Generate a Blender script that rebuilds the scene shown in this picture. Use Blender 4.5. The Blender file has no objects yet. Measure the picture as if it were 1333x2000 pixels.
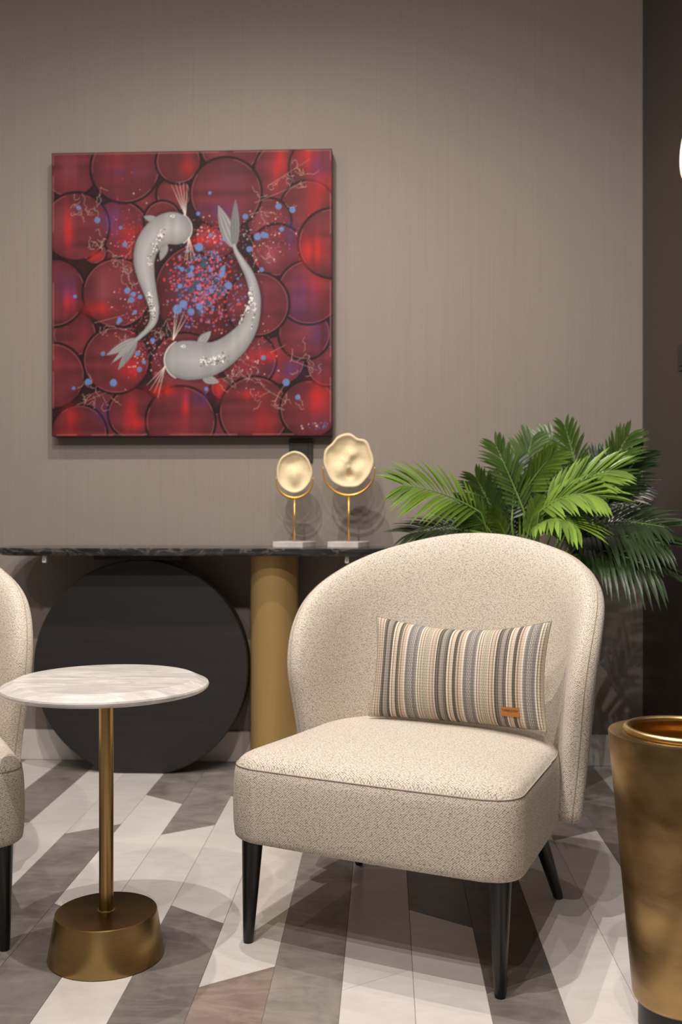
import bpy, bmesh, math, random
import numpy as np
from mathutils import Vector, Matrix

scene = bpy.context.scene
col = scene.collection
PI = math.pi
R = math.radians
random.seed(7)

# ------------------------------------------------------------------ camera
CAM_H = 0.927
cam_data = bpy.data.cameras.new('camera')
cam = bpy.data.objects.new('camera', cam_data)
col.objects.link(cam)
cam.location = (0, 0, CAM_H)
cam.rotation_euler = (PI / 2, 0, R(2.56))
cam_data.sensor_fit = 'VERTICAL'
cam_data.sensor_height = 36.0
cam_data.lens = 35.0
cam_data.clip_start = 0.05
cam_data.dof.use_dof = True
cam_data.dof.focus_distance = 2.12
cam_data.dof.aperture_fstop = 4.0
scene.camera = cam

# ------------------------------------------------------------------ world and light
world = bpy.data.worlds.new('world')
scene.world = world
world.use_nodes = True
wb = world.node_tree.nodes['Background']
wb.inputs[0].default_value = (1.0, 0.95, 0.91, 1)
wb.inputs[1].default_value = 0.17

CEIL = 3.0
def spot(name, loc, target, power, angle=80, blend=0.6, radius=0.014, color=(1.0, 0.86, 0.74)):
    d = bpy.data.lights.new(name, 'SPOT')
    d.energy = power
    d.spot_size = R(angle)
    d.spot_blend = blend
    d.shadow_soft_size = radius
    d.color = color
    o = bpy.data.objects.new(name, d)
    col.objects.link(o)
    o.location = loc
    v = Vector(target) - Vector(loc)
    o.rotation_euler = v.to_track_quat('-Z', 'Y').to_euler()
    return o

# ceiling downlights of the showroom
WARM = (1.0, 0.93, 0.865)
spot('downlight', (-0.55, 1.35, 2.97), (-0.40, 1.95, 0), 140, 145, 1.0, color=WARM)
spot('downlight', (-0.50, 2.43, 2.97), (-0.46, 2.56, 0), 108, 164, 1.0, color=WARM)
spot('downlight', (-0.10, 2.40, 2.97), (-0.10, 2.60, 0), 34, 178, 1.0, color=WARM)
spot('downlight', (0.50, 2.70, 2.97), (0.50, 2.90, 0), 20, 120, 1.0, color=WARM)
spot('downlight', (0.25, 1.35, 2.97), (0.25, 1.85, 0), 46, 130, 1.0, color=WARM)
spot('downlight', (-1.46, 2.43, 2.97), (-1.40, 2.70, 0), 22, 176, 1.0, color=WARM)
spot('downlight', (-0.75, 0.30, 2.97), (-0.45, 1.75, 0), 86, 179, 1.0, color=WARM)
spot('downlight', (0.05, 0.20, 2.97), (0.10, 1.75, 0), 74, 179, 1.0, color=WARM)
spot('downlight', (-1.70, 0.40, 2.97), (-1.20, 1.60, 0), 40, 170, 1.0, color=WARM)

scene.view_settings.view_transform = 'Standard'
scene.view_settings.look = 'None'
scene.view_settings.gamma = 1.0
scene.view_settings.use_curve_mapping = False
scene.view_settings.exposure = -0.05

# ------------------------------------------------------------------ helpers
def lin(c):
    c = c / 255.0
    return c / 12.92 if c <= 0.04045 else ((c + 0.055) / 1.055) ** 2.4
def rgb(r, g, b):
    return (lin(r), lin(g), lin(b), 1.0)

def mesh_obj(name, verts, faces, mat=None, parent=None, smooth=False, uvs=None):
    me = bpy.data.meshes.new(name)
    me.from_pydata([tuple(v) for v in verts], [], faces)
    if uvs is not None:
        ul = me.uv_layers.new(name='UVMap')
        flat = np.array([uvs[l.vertex_index] for l in me.loops], dtype=np.float32).ravel()
        ul.data.foreach_set('uv', flat)
    if smooth:
        me.polygons.foreach_set('use_smooth', [True] * len(me.polygons))
    me.update()
    o = bpy.data.objects.new(name, me)
    col.objects.link(o)
    if mat: me.materials.append(mat)
    if parent: o.parent = parent
    return o

def bm_obj(name, bm, mat=None, parent=None, smooth=False):
    me = bpy.data.meshes.new(name)
    bmesh.ops.recalc_face_normals(bm, faces=bm.faces)
    bm.to_mesh(me); bm.free()
    if smooth:
        me.polygons.foreach_set('use_smooth', [True] * len(me.polygons))
    o = bpy.data.objects.new(name, me)
    col.objects.link(o)
    if mat: me.materials.append(mat)
    if parent: o.parent = parent
    return o

def tag(o, label=None, cat=None, group=None, kind=None):
    if label: o['label'] = label
    if cat: o['category'] = cat
    if group: o['group'] = group
    if kind: o['kind'] = kind
    return o

def empty(name, loc=(0, 0, 0), rz=0.0):
    o = bpy.data.objects.new(name, None)
    o.empty_display_size = 0.1
    col.objects.link(o)
    o.location = loc
    o.rotation_euler = (0, 0, rz)
    return o

def copy_tree(o, parent=None):
    c = o.copy()
    col.objects.link(c)
    c.parent = parent
    for ch in o.children:
        copy_tree(ch, c)
    return c

def box(name, lo, hi, mat, parent=None, bevel=0.0, seg=2):
    bm = bmesh.new()
    bmesh.ops.create_cube(bm, size=1.0)
    for v in bm.verts:
        v.co = Vector([lo[i] + (v.co[i] + 0.5) * (hi[i] - lo[i]) for i in range(3)])
    if bevel > 0:
        bmesh.ops.bevel(bm, geom=list(bm.edges), offset=bevel, segments=seg, profile=0.6, affect='EDGES')
    return bm_obj(name, bm, mat, parent, smooth=False)

def lathe(name, prof, mat, parent=None, n=96, loc=(0, 0, 0), sharp=None, cap=True):
    """prof: (radius, z) from bottom to top."""
    verts, faces = [], []
    m = len(prof)
    for r, z in prof:
        for k in range(n):
            a = 2 * PI * k / n
            verts.append((loc[0] + r * math.cos(a), loc[1] + r * math.sin(a), loc[2] + z))
    for i in range(m - 1):
        for k in range(n):
            k2 = (k + 1) % n
            faces.append((i * n + k, i * n + k2, (i + 1) * n + k2, (i + 1) * n + k))
    if cap:
        faces.append(tuple(range(n - 1, -1, -1)))
        faces.append(tuple((m - 1) * n + k for k in range(n)))
    o = mesh_obj(name, verts, faces, mat, parent, smooth=True)
    o.data.polygons.foreach_set('use_smooth', [True] * len(o.data.polygons))
    md = o.modifiers.new('edges', 'EDGE_SPLIT')
    md.split_angle = R(sharp or 35)
    return o

def tube(name, pts, rad, mat, parent=None, n=10, closed=False, smooth=True):
    pts = [Vector(p) for p in pts]
    m = len(pts)
    rads = rad if isinstance(rad, (list, tuple)) else [rad] * m
    verts, faces = [], []
    up = Vector((0, 0, 1))
    prev = None
    for i, p in enumerate(pts):
        if closed:
            t = (pts[(i + 1) % m] - pts[i - 1]).normalized()
        else:
            t = (pts[min(i + 1, m - 1)] - pts[max(i - 1, 0)]).normalized()
        if prev is None:
            a = t.cross(up)
            if a.length < 1e-3: a = t.cross(Vector((1, 0, 0)))
        else:
            a = prev - t * prev.dot(t)
        a.normalize(); prev = a
        b = t.cross(a)
        for k in range(n):
            an = 2 * PI * k / n
            verts.append(p + (a * math.cos(an) + b * math.sin(an)) * rads[i])
    for i in range(m if closed else m - 1):
        j = (i + 1) % m
        for k in range(n):
            k2 = (k + 1) % n
            faces.append((i * n + k, i * n + k2, j * n + k2, j * n + k))
    if not closed:
        faces.append(tuple(range(n - 1, -1, -1)))
        faces.append(tuple((m - 1) * n + k for k in range(n)))
    o = mesh_obj(name, verts, faces, mat, parent, smooth=smooth)
    if not closed:
        o.data.polygons[len(faces) - 1].use_smooth = False
        o.data.polygons[len(faces) - 2].use_smooth = False
    return o

# ------------------------------------------------------------------ materials
class NT:
    def __init__(self, name):
        self.m = bpy.data.materials.new(name)
        self.m.use_nodes = True
        self.t = self.m.node_tree
        self.b = self.t.nodes['Principled BSDF']
    def n(self, typ, **kw):
        nd = self.t.nodes.new(typ)
        for k, v in kw.items():
            if k.startswith('i_'):
                key = k[2:]
                key = int(key) if key.isdigit() else key.replace('_', ' ')
                nd.inputs[key].default_value = v
            else:
                setattr(nd, k, v)
        return nd
    def l(self, a, b):
        self.t.links.new(a, b)
    def math(self, op, a, b=None, clamp=False):
        nd = self.t.nodes.new('ShaderNodeMath'); nd.operation = op; nd.use_clamp = clamp
        for i, v in enumerate((a, b)):
            if v is None: continue
            if isinstance(v, (int, float)): nd.inputs[i].default_value = v
            else: self.l(v, nd.inputs[i])
        return nd.outputs[0]
    def ramp(self, fac, stops, interp='LINEAR'):
        nd = self.t.nodes.new('ShaderNodeValToRGB')
        cr = nd.color_ramp; cr.interpolation = interp
        while len(cr.elements) < len(stops): cr.elements.new(0.5)
        for e, (p, c) in zip(cr.elements, stops):
            e.position = p; e.color = c
        self.l(fac, nd.inputs[0])
        return nd.outputs[0]
    def mix(self, fac, a, b, blend='MIX'):
        nd = self.t.nodes.new('ShaderNodeMix'); nd.data_type = 'RGBA'; nd.blend_type = blend
        for sock, v in ((nd.inputs[0], fac), (nd.inputs[6], a), (nd.inputs[7], b)):
            if isinstance(v, (int, float)): sock.default_value = v
            elif isinstance(v, tuple): sock.default_value = v
            else: self.l(v, sock)
        return nd.outputs[2]
    def noise(self, vec, scale, detail=4, rough=0.5, dist=0.0):
        nd = self.n('ShaderNodeTexNoise')
        nd.inputs['Scale'].default_value = scale
        nd.inputs['Detail'].default_value = detail
        nd.inputs['Roughness'].default_value = rough
        nd.inputs['Distortion'].default_value = dist
        if vec is not None: self.l(vec, nd.inputs['Vector'])
        return nd.outputs['Fac']
    def mapping(self, vec, scale=(1, 1, 1), rot=(0, 0, 0), loc=(0, 0, 0)):
        nd = self.n('ShaderNodeMapping')
        nd.inputs['Scale'].default_value = scale
        nd.inputs['Rotation'].default_value = rot
        nd.inputs['Location'].default_value = loc
        self.l(vec, nd.inputs['Vector'])
        return nd.outputs[0]
    def bump(self, h, strength=0.3, dist=0.002):
        nd = self.n('ShaderNodeBump')
        nd.inputs['Strength'].default_value = strength
        nd.inputs['Distance'].default_value = dist
        self.l(h, nd.inputs['Height'])
        self.l(nd.outputs[0], self.b.inputs['Normal'])
    def set(self, color=None, rough=None, metal=None, spec=None):
        for k, v in (('Base Color', color), ('Roughness', rough), ('Metallic', metal), ('Specular IOR Level', spec)):
            if v is None: continue
            if isinstance(v, (int, float, tuple)): self.b.inputs[k].default_value = v
            else: self.l(v, self.b.inputs[k])
        return self.m

def obj_coord(t): return t.n('ShaderNodeTexCoord').outputs['Object']
def uv_coord(t): return t.n('ShaderNodeTexCoord').outputs['UV']

M = {}
# taupe grasscloth wallpaper
t = NT('wallpaper'); c = obj_coord(t)
streak = t.noise(t.mapping(c, (260, 260, 2.2)), 1.0, 5, 0.6)
fine = t.noise(t.mapping(c, (700, 700, 60)), 1.0, 3, 0.6)
cc = t.mix(t.math('MULTIPLY_ADD', streak, 0.8), rgb(119, 110, 103), rgb(149, 138, 130))
cc = t.mix(t.math('MULTIPLY', fine, 0.35), cc, rgb(118, 107, 99))
t.bump(streak, 0.25, 0.002)
M['wallpaper'] = t.set(cc, 0.72, 0.0, 0.3)
# dark lacquered wall panel
t = NT('dark_panel'); c = obj_coord(t)
nz = t.noise(t.mapping(c, (3, 3, 1.5)), 2.0, 5, 0.6, 0.6)
M['dark_panel'] = t.set(t.mix(nz, rgb(38, 30, 27), rgb(54, 43, 39)), 0.30, 0.0, 0.35)
# stone skirting
t = NT('skirting_stone'); c = obj_coord(t)
nz = t.noise(t.mapping(c, (2, 2, 6)), 3.0, 6, 0.6, 0.8)
M['skirting'] = t.set(t.mix(nz, rgb(214, 206, 199), rgb(232, 225, 219)), 0.35)
# grout
t = NT('grout'); c = obj_coord(t)
nz = t.noise(c, 60.0, 3)
M['grout'] = t.set(t.mix(nz, rgb(126, 112, 104), rgb(150, 136, 126)), 0.8)
t = NT('ceiling_paint'); c = obj_coord(t)
nz = t.noise(c, 30.0, 3)
M['ceiling'] = t.set(t.mix(nz, rgb(222, 216, 208), rgb(232, 227, 220)), 0.9)

def tile_mat(name, a, b, vein, veinamt, rough, scale=9.0, mott=0.5):
    t = NT(name)
    c = obj_coord(t)
    oi = t.n('ShaderNodeObjectInfo')
    vm = t.n('ShaderNodeVectorMath', operation='SCALE')
    cmb = t.n('ShaderNodeCombineXYZ')
    off = t.math('MULTIPLY', oi.outputs['Random'], 37.0)
    t.l(off, cmb.inputs[0]); t.l(off, cmb.inputs[1]); t.l(off, cmb.inputs[2])
    add = t.n('ShaderNodeVectorMath', operation='ADD')
    t.l(c, add.inputs[0]); t.l(cmb.outputs[0], add.inputs[1])
    v = add.outputs[0]
    n1 = t.noise(v, scale, 7, 0.62, 0.5)
    n2 = t.noise(t.mapping(v, (3.0, 9.0, 3.0), (0, 0, R(24))), 1.1, 6, 0.6, 1.1)
    vv = t.math('ABSOLUTE', t.math('SUBTRACT', n2, 0.5))
    vv = t.math('SUBTRACT', 1.0, t.math('MULTIPLY', vv, 16.0, ), True)
    f1 = t.n('ShaderNodeMapRange'); f1.inputs[1].default_value = 0.32; f1.inputs[2].default_value = 0.68
    t.l(n1, f1.inputs[0])
    cc = t.mix(t.math('MULTIPLY', f1.outputs[0], mott * 2), a, b)
    cc = t.mix(t.math('MULTIPLY', vv, veinamt), cc, vein)
    hv = t.n('ShaderNodeHueSaturation')
    t.l(cc, hv.inputs['Color'])
    t.l(t.math('MULTIPLY_ADD', oi.outputs['Random'], 0.16), hv.inputs['Value'])
    nd = hv.inputs['Value'].links[0].from_node; nd.inputs[2].default_value = 0.92
    return t.set(hv.outputs[0], rough, 0.0, 0.45)
M['tile_white'] = tile_mat('white_marble_tile', rgb(204, 197, 192), rgb(224, 219, 215), rgb(186, 177, 171), 0.18, 0.24, 4.0, 0.35)
M['tile_grey'] = tile_mat('grey_stone_tile', rgb(110, 103, 98), rgb(144, 135, 129), rgb(168, 160, 154), 0.22, 0.34, 9.0)
M['tile_dark'] = tile_mat('dark_grey_stone_tile', rgb(80, 74, 70), rgb(102, 95, 90), rgb(126, 118, 112), 0.2, 0.32, 9.0)
M['tile_taupe'] = tile_mat('taupe_stone_tile', rgb(116, 101, 93), rgb(138, 123, 115), rgb(170, 155, 146), 0.3, 0.34, 9.0)

# woven upholstery (uv in metres)
t = NT('woven_upholstery'); uv = uv_coord(t)
wv = t.mapping(uv, (1 / 0.0042, 1 / 0.0031, 1), (0, 0, R(38)))
vo = t.n('ShaderNodeTexVoronoi'); vo.inputs['Scale'].default_value = 1.0; vo.inputs['Randomness'].default_value = 0.36
t.l(wv, vo.inputs['Vector'])
sepc = t.n('ShaderNodeSeparateColor'); t.l(vo.outputs['Color'], sepc.inputs[0])
w = t.math('SUBTRACT', 1.0, t.math('MULTIPLY', vo.outputs['Distance'], 1.15), True)
nf = t.noise(uv, 520.0, 3, 0.7)
nb = t.noise(uv, 26.0, 3, 0.6)
h = t.math('ADD', t.math('MULTIPLY', w, 0.78), t.math('MULTIPLY', nf, 0.34))
cc = t.ramp(h, [(0.30, rgb(110, 97, 85)), (0.46, rgb(186, 173, 158)), (0.60, rgb(211, 202, 190)), (0.95, rgb(225, 217, 207))])
cc = t.mix(t.math('MULTIPLY', t.math('GREATER_THAN', sepc.outputs[0], 0.80), 0.12), cc, rgb(134, 120, 106))
cc = t.mix(t.math('MULTIPLY', nb, 0.14), cc, rgb(190, 176, 158))
t.bump(h, 0.55, 0.0022)
t.b.inputs['Sheen Weight'].default_value = 0.12
M['fabric'] = t.set(cc, 0.92, 0.0, 0.15)
t = NT('seam_thread'); c = obj_coord(t)
nz = t.noise(c, 300.0, 2)
M['seam'] = t.set(t.mix(nz, rgb(136, 124, 110), rgb(186, 174, 160)), 0.95, 0.0, 0.1)

t = NT('black_lacquered_wood'); c = obj_coord(t)
nz = t.noise(t.mapping(c, (60, 60, 6)), 1.0, 3)
M['black_wood'] = t.set(t.mix(nz, rgb(9, 8, 8), rgb(17, 15, 15)), 0.32, 0.0, 0.5)
t = NT('black_stained_oak'); c = obj_coord(t)
nz = t.noise(t.mapping(c, (4, 30, 60)), 1.0, 5, 0.65)
t.bump(nz, 0.12, 0.001)
M['black_oak'] = t.set(t.mix(nz, rgb(30, 28, 27), rgb(48, 45, 44)), 0.50, 0.0, 0.4)

def brass(name, a, b, rough, stretch, bumpy=0.04, patina=0.0):
    t = NT(name); c = obj_coord(t)
    br = t.noise(t.mapping(c, stretch), 1.0, 4, 0.6)
    cc = t.mix(br, a, b)
    if patina:
        pn = t.noise(t.mapping(c, (5, 5, 9)), 1.3, 4, 0.6, 0.6)
        cc = t.mix(t.ramp(pn, [(0.38, (0, 0, 0, 1)), (0.66, (patina,) * 3 + (1,))]), cc, rgb(104, 80, 48))
        cc = t.mix(t.ramp(t.noise(t.mapping(c, (3, 3, 5), loc=(4, 2, 1)), 1.6, 3), [(0.45, (0, 0, 0, 1)), (0.7, (patina,) * 3 + (1,))]), cc, rgb(190, 160, 106))
    t.bump(br, bumpy, 0.001)
    t.b.inputs['Anisotropic'].default_value = 0.5
    return t.set(cc, rough, 1.0)
M['brass_table'] = brass('brushed_antique_brass', rgb(134, 111, 70), rgb(182, 152, 100), 0.27, (9, 9, 900))
M['brass_column'] = brass('satin_gold_metal', rgb(190, 156, 100), rgb(204, 170, 112), 0.46, (300, 300, 3), 0.02)
M['brass_column'].node_tree.nodes['Principled BSDF'].inputs['Metallic'].default_value = 0.55
M['brass_planter'] = brass('patinated_brushed_brass', rgb(132, 108, 74), rgb(160, 134, 97), 0.34, (7, 7, 620), 0.05, 0.8)
M['gold_liner'] = brass('gold_liner_metal', rgb(202, 168, 112), rgb(216, 182, 126), 0.28, (20, 20, 20), 0.0)
M['gold_wire'] = brass('gold_wire', rgb(214, 160, 72), rgb(228, 178, 92), 0.32, (40, 40, 40), 0.0)
M['gold_wire'].node_tree.nodes['Principled BSDF'].inputs['Metallic'].default_value = 0.7

def marble(name, a, b, vein, amt, scale, rough, thin=14.0, rot=0.0, stretch=(1, 4, 4)):
    t = NT(name); c = obj_coord(t)
    v = t.mapping(c, stretch, (0, 0, rot))
    n1 = t.noise(v, scale, 6, 0.6, 0.7)
    n2 = t.noise(v, scale * 0.8, 7, 0.62, 1.6)
    vv = t.math('SUBTRACT', 1.0, t.math('MULTIPLY', t.math('ABSOLUTE', t.math('SUBTRACT', n2, 0.5)), thin), True)
    cc = t.mix(t.ramp(n1, [(0.36, (0, 0, 0, 1)), (0.66, (1, 1, 1, 1))]), a, b)
    cc = t.mix(t.math('MULTIPLY', vv, amt), cc, vein)
    return t.set(cc, rough, 0.0, 0.5)
M['marble_white'] = marble('white_veined_marble', rgb(216, 211, 207), rgb(186, 180, 175), rgb(150, 143, 139), 0.35, 5.0, 0.24, 11.0, R(-8), (1.2, 5, 5))
M['marble_black'] = marble('black_veined_marble', rgb(34, 32, 31), rgb(56, 52, 50), rgb(170, 156, 140), 0.28, 6.0, 0.16, 26.0, R(35), (1.2, 2.5, 2.5))
M['marble_block'] = marble('white_marble_block', rgb(214, 206, 200), rgb(190, 182, 176), rgb(160, 150, 146), 0.3, 9.0, 0.35)
t = NT('cream_stone'); c = obj_coord(t)
nz = t.noise(c, 26.0, 6, 0.62); n2 = t.noise(c, 140.0, 3)
t.bump(t.math('ADD', nz, t.math('MULTIPLY', n2, 0.25)), 0.35, 0.006)
t.b.inputs['Subsurface Weight'].default_value = 0.15
t.b.inputs['Subsurface Radius'].default_value = (0.02, 0.012, 0.006)
M['cream'] = t.set(t.mix(nz, rgb(216, 195, 154), rgb(235, 218, 184)), 0.7, 0.0, 0.3)
t = NT('dark_plastic'); c = obj_coord(t)
nz = t.noise(c, 200.0, 2)
M['dark_plastic'] = t.set(t.mix(nz, rgb(46, 39, 34), rgb(54, 46, 40)), 0.4)
t = NT('black_plastic'); c = obj_coord(t)
nz = t.noise(c, 200.0, 2)
M['black_plastic'] = t.set(t.mix(nz, rgb(9, 9, 9), rgb(14, 13, 13)), 0.4)
t = NT('white_plastic'); c = obj_coord(t)
nz = t.noise(c, 200.0, 2)
M['white_plastic'] = t.set(t.mix(nz, rgb(220, 214, 208), rgb(236, 230, 226)), 0.4)
t = NT('opal_glass_lit')
t.b.inputs['Emission Color'].default_value = (1.0, 0.80, 0.60, 1)
t.b.inputs['Emission Strength'].default_value = 1.0
M['opal'] = t.set(rgb(250, 240, 226), 0.3)

# ------------------------------------------------------------------ the setting
WALL_Y = 3.686
WALL_X = 0.940
X0, Y0 = -3.4, -1.2
st = lambda o: tag(o, kind='structure')
floor = st(box('floor', (X0, Y0, -0.06), (WALL_X, WALL_Y, -0.0016), M['grout']))
st(box('wall_back', (X0, WALL_Y, -0.06), (WALL_X + 0.12, WALL_Y + 0.12, CEIL), M['wallpaper']))
st(box('wall_right', (WALL_X, Y0, -0.06), (WALL_X + 0.12, WALL_Y, CEIL), M['dark_panel']))
st(box('ceiling', (X0, Y0, CEIL), (WALL_X + 0.12, WALL_Y + 0.12, CEIL + 0.1), M['ceiling']))
st(box('baseboard_back', (X0, WALL_Y - 0.014, 0.0), (WALL_X, WALL_Y, 0.112), M['skirting'], bevel=0.002))

# chevron floor: columns of slanted stone slabs, each slab its own piece
CW, TL, RISE = 0.140, 0.905, 0.096
CX0 = -0.925            # left edge of column "0"
def clip(poly, axis, lim, keep_less):
    out = []
    for i in range(len(poly)):
        a, b = poly[i - 1], poly[i]
        ia = (a[axis] <= lim) if keep_less else (a[axis] >= lim)
        ib = (b[axis] <= lim) if keep_less else (b[axis] >= lim)
        if ia != ib:
            f = (lim - a[axis]) / (b[axis] - a[axis])
            out.append((a[0] + f * (b[0] - a[0]), a[1] + f * (b[1] - a[1])))
        if ib: out.append(b)
    return out
# colours read from the photograph: column -> colours of the slabs from near to far
W_, G_, D_, T_ = 'tile_white', 'tile_grey', 'tile_dark', 'tile_taupe'
TILE = {-3: (G_, W_, W_), -2: (G_, W_, G_), -1: (G_, W_, W_), 0: (G_, G_, W_), 1: (G_, W_, G_), 2: (W_, W_, G_), 3: (G_, W_, G_),
        4: (T_, W_, G_), 5: (G_, G_, W_), 6: (W_, W_, G_), 7: (W_, D_, W_), 8: (G_, D_, W_), 9: (W_, W_, G_),
        10: (W_, W_, G_), 11: (W_, G_, G_), 12: (G_, W_, W_), 13: (W_, G_, W_)}
def slab(poly, mat, h=0.012, g=0.0005, ch=0.0005):
    cx = sum(p[0] for p in poly) / len(poly); cy = sum(p[1] for p in poly) / len(poly)
    n = len(poly)
    def inset(d):
        res = []
        for i in range(n):
            p0, p1, p2 = Vector(poly[i - 1]), Vector(poly[i]), Vector(poly[(i + 1) % n])
            e1, e2 = (p1 - p0).normalized(), (p2 - p1).normalized()
            n1, n2 = Vector((-e1.y, e1.x)), Vector((-e2.y, e2.x))
            den = 1 + n1.dot(n2)
            q = p1 + (n1 + n2) * (d / den)
            res.append((q.x - cx, q.y - cy))
        return res
    a, b = inset(g), inset(g + ch)
    verts = [(x, y, -0.0015) for x, y in a] + [(x, y, -ch) for x, y in a] + [(x, y, 0.0) for x, y in b]
    faces = [tuple(2 * n + i for i in range(n))]
    for lvl in (0, 1):
        for i in range(n):
            j = (i + 1) % n
            faces.append((lvl * n + i, lvl * n + j, (lvl + 1) * n + j, (lvl + 1) * n + i))
    o = mesh_obj('stone_slab', verts, faces, mat, floor)
    o.location = (cx, cy, 0)
    return o
rt = random.Random(3)
for ci in range(-18, 14):
    xl = CX0 + ci * CW
    plus = (ci % 2 == 0)
    base_l = 1.928 if plus else 2.326
    dl = RISE if plus else -RISE
    for r in range(-4, 3):
        yl0 = base_l + (r - 1) * TL
        poly = [(xl, yl0), (xl + CW, yl0 + dl), (xl + CW, yl0 + dl + TL), (xl, yl0 + TL)]
        for ax, lim, less in ((0, X0, False), (0, WALL_X, True), (1, Y0, False), (1, WALL_Y - 0.0145, True)):
            if poly: poly = clip(poly, ax, lim, less)
        q = []
        for p in poly:
            if not q or (Vector(p) - Vector(q[-1])).length > 1e-4: q.append(p)
        if len(q) > 1 and (Vector(q[0]) - Vector(q[-1])).length < 1e-4: q.pop()
        if len(q) < 3: continue
        area = 0.5 * sum(q[i - 1][0] * q[i][1] - q[i][0] * q[i - 1][1] for i in range(len(q)))
        if area < 2e-4: continue
        if 0 <= r <= 2 and ci in TILE: mk = TILE[ci][r]
        else: mk = rt.choice([W_, W_, W_, G_, G_, D_, T_])
        slab(q, M[mk])

# ------------------------------------------------------------------ lounge chair
def catmull(pts, n):
    out = []
    m = len(pts)
    for i in range(m - 1):
        p0 = Vector(pts[max(i - 1, 0)]); p1 = Vector(pts[i]); p2 = Vector(pts[i + 1]); p3 = Vector(pts[min(i + 2, m - 1)])
        for k in range(n):
            u = k / n
            out.append(0.5 * ((2 * p1) + (-p0 + p2) * u + (2 * p0 - 5 * p1 + 4 * p2 - p3) * u * u + (-p0 + 3 * p1 - 3 * p2 + p3) * u ** 3))
    out.append(Vector(pts[-1]))
    return out

# plan curve of the tub back (s = arc length from the middle of the back)
PA, PB, PY0, PN = 0.338, 0.350, 0.300, 2.5
_tab = []
def _plan(tt):
    c_, s_ = math.cos(tt), math.sin(tt)
    return (PA * abs(c_) ** (2 / PN), PY0 + PB * abs(s_) ** (2 / PN))
_acc, _prev = 0.0, _plan(PI / 2)
for i in range(0, 401):
    p = _plan(PI / 2 * (1 - i / 400.0))
    _acc += math.hypot(p[0] - _prev[0], p[1] - _prev[1]); _prev = p
    _tab.append((_acc, p[0], p[1]))
S_END = _tab[-1][0]
_ts = np.array([q[0] for q in _tab]); _tx = np.array([q[1] for q in _tab]); _ty = np.array([q[2] for q in _tab])
def plan(s):
    a = abs(s)
    if a >= S_END: x, y = PA, PY0 - (a - S_END)
    else: x, y = float(np.interp(a, _ts, _tx)), float(np.interp(a, _ts, _ty))
    return (x if s >= 0 else -x), y
def s_of_y(y):
    if y < PY0: return S_END + (PY0 - y)
    return float(np.interp(-y, -_ty, _ts))
def back_mid(s, z):
    x, y = plan(s)
    f = (z - 0.40) / 0.45
    fx = 1.0 + 0.135 * max(-0.6, min(1.0, f))
    lean = 0.085 * f * max(0.0, (y - PY0) / PB)
    return Vector((x * fx, y + lean, z))
def back_frame(s, z):
    p = back_mid(s, z)
    ds = back_mid(s + 0.004, z) - back_mid(s - 0.004, z)
    dz = back_mid(s, z + 0.004) - back_mid(s, z - 0.004)
    n = ds.cross(dz).normalized()      # points to the front/inside for +s direction
    return p, n

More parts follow.
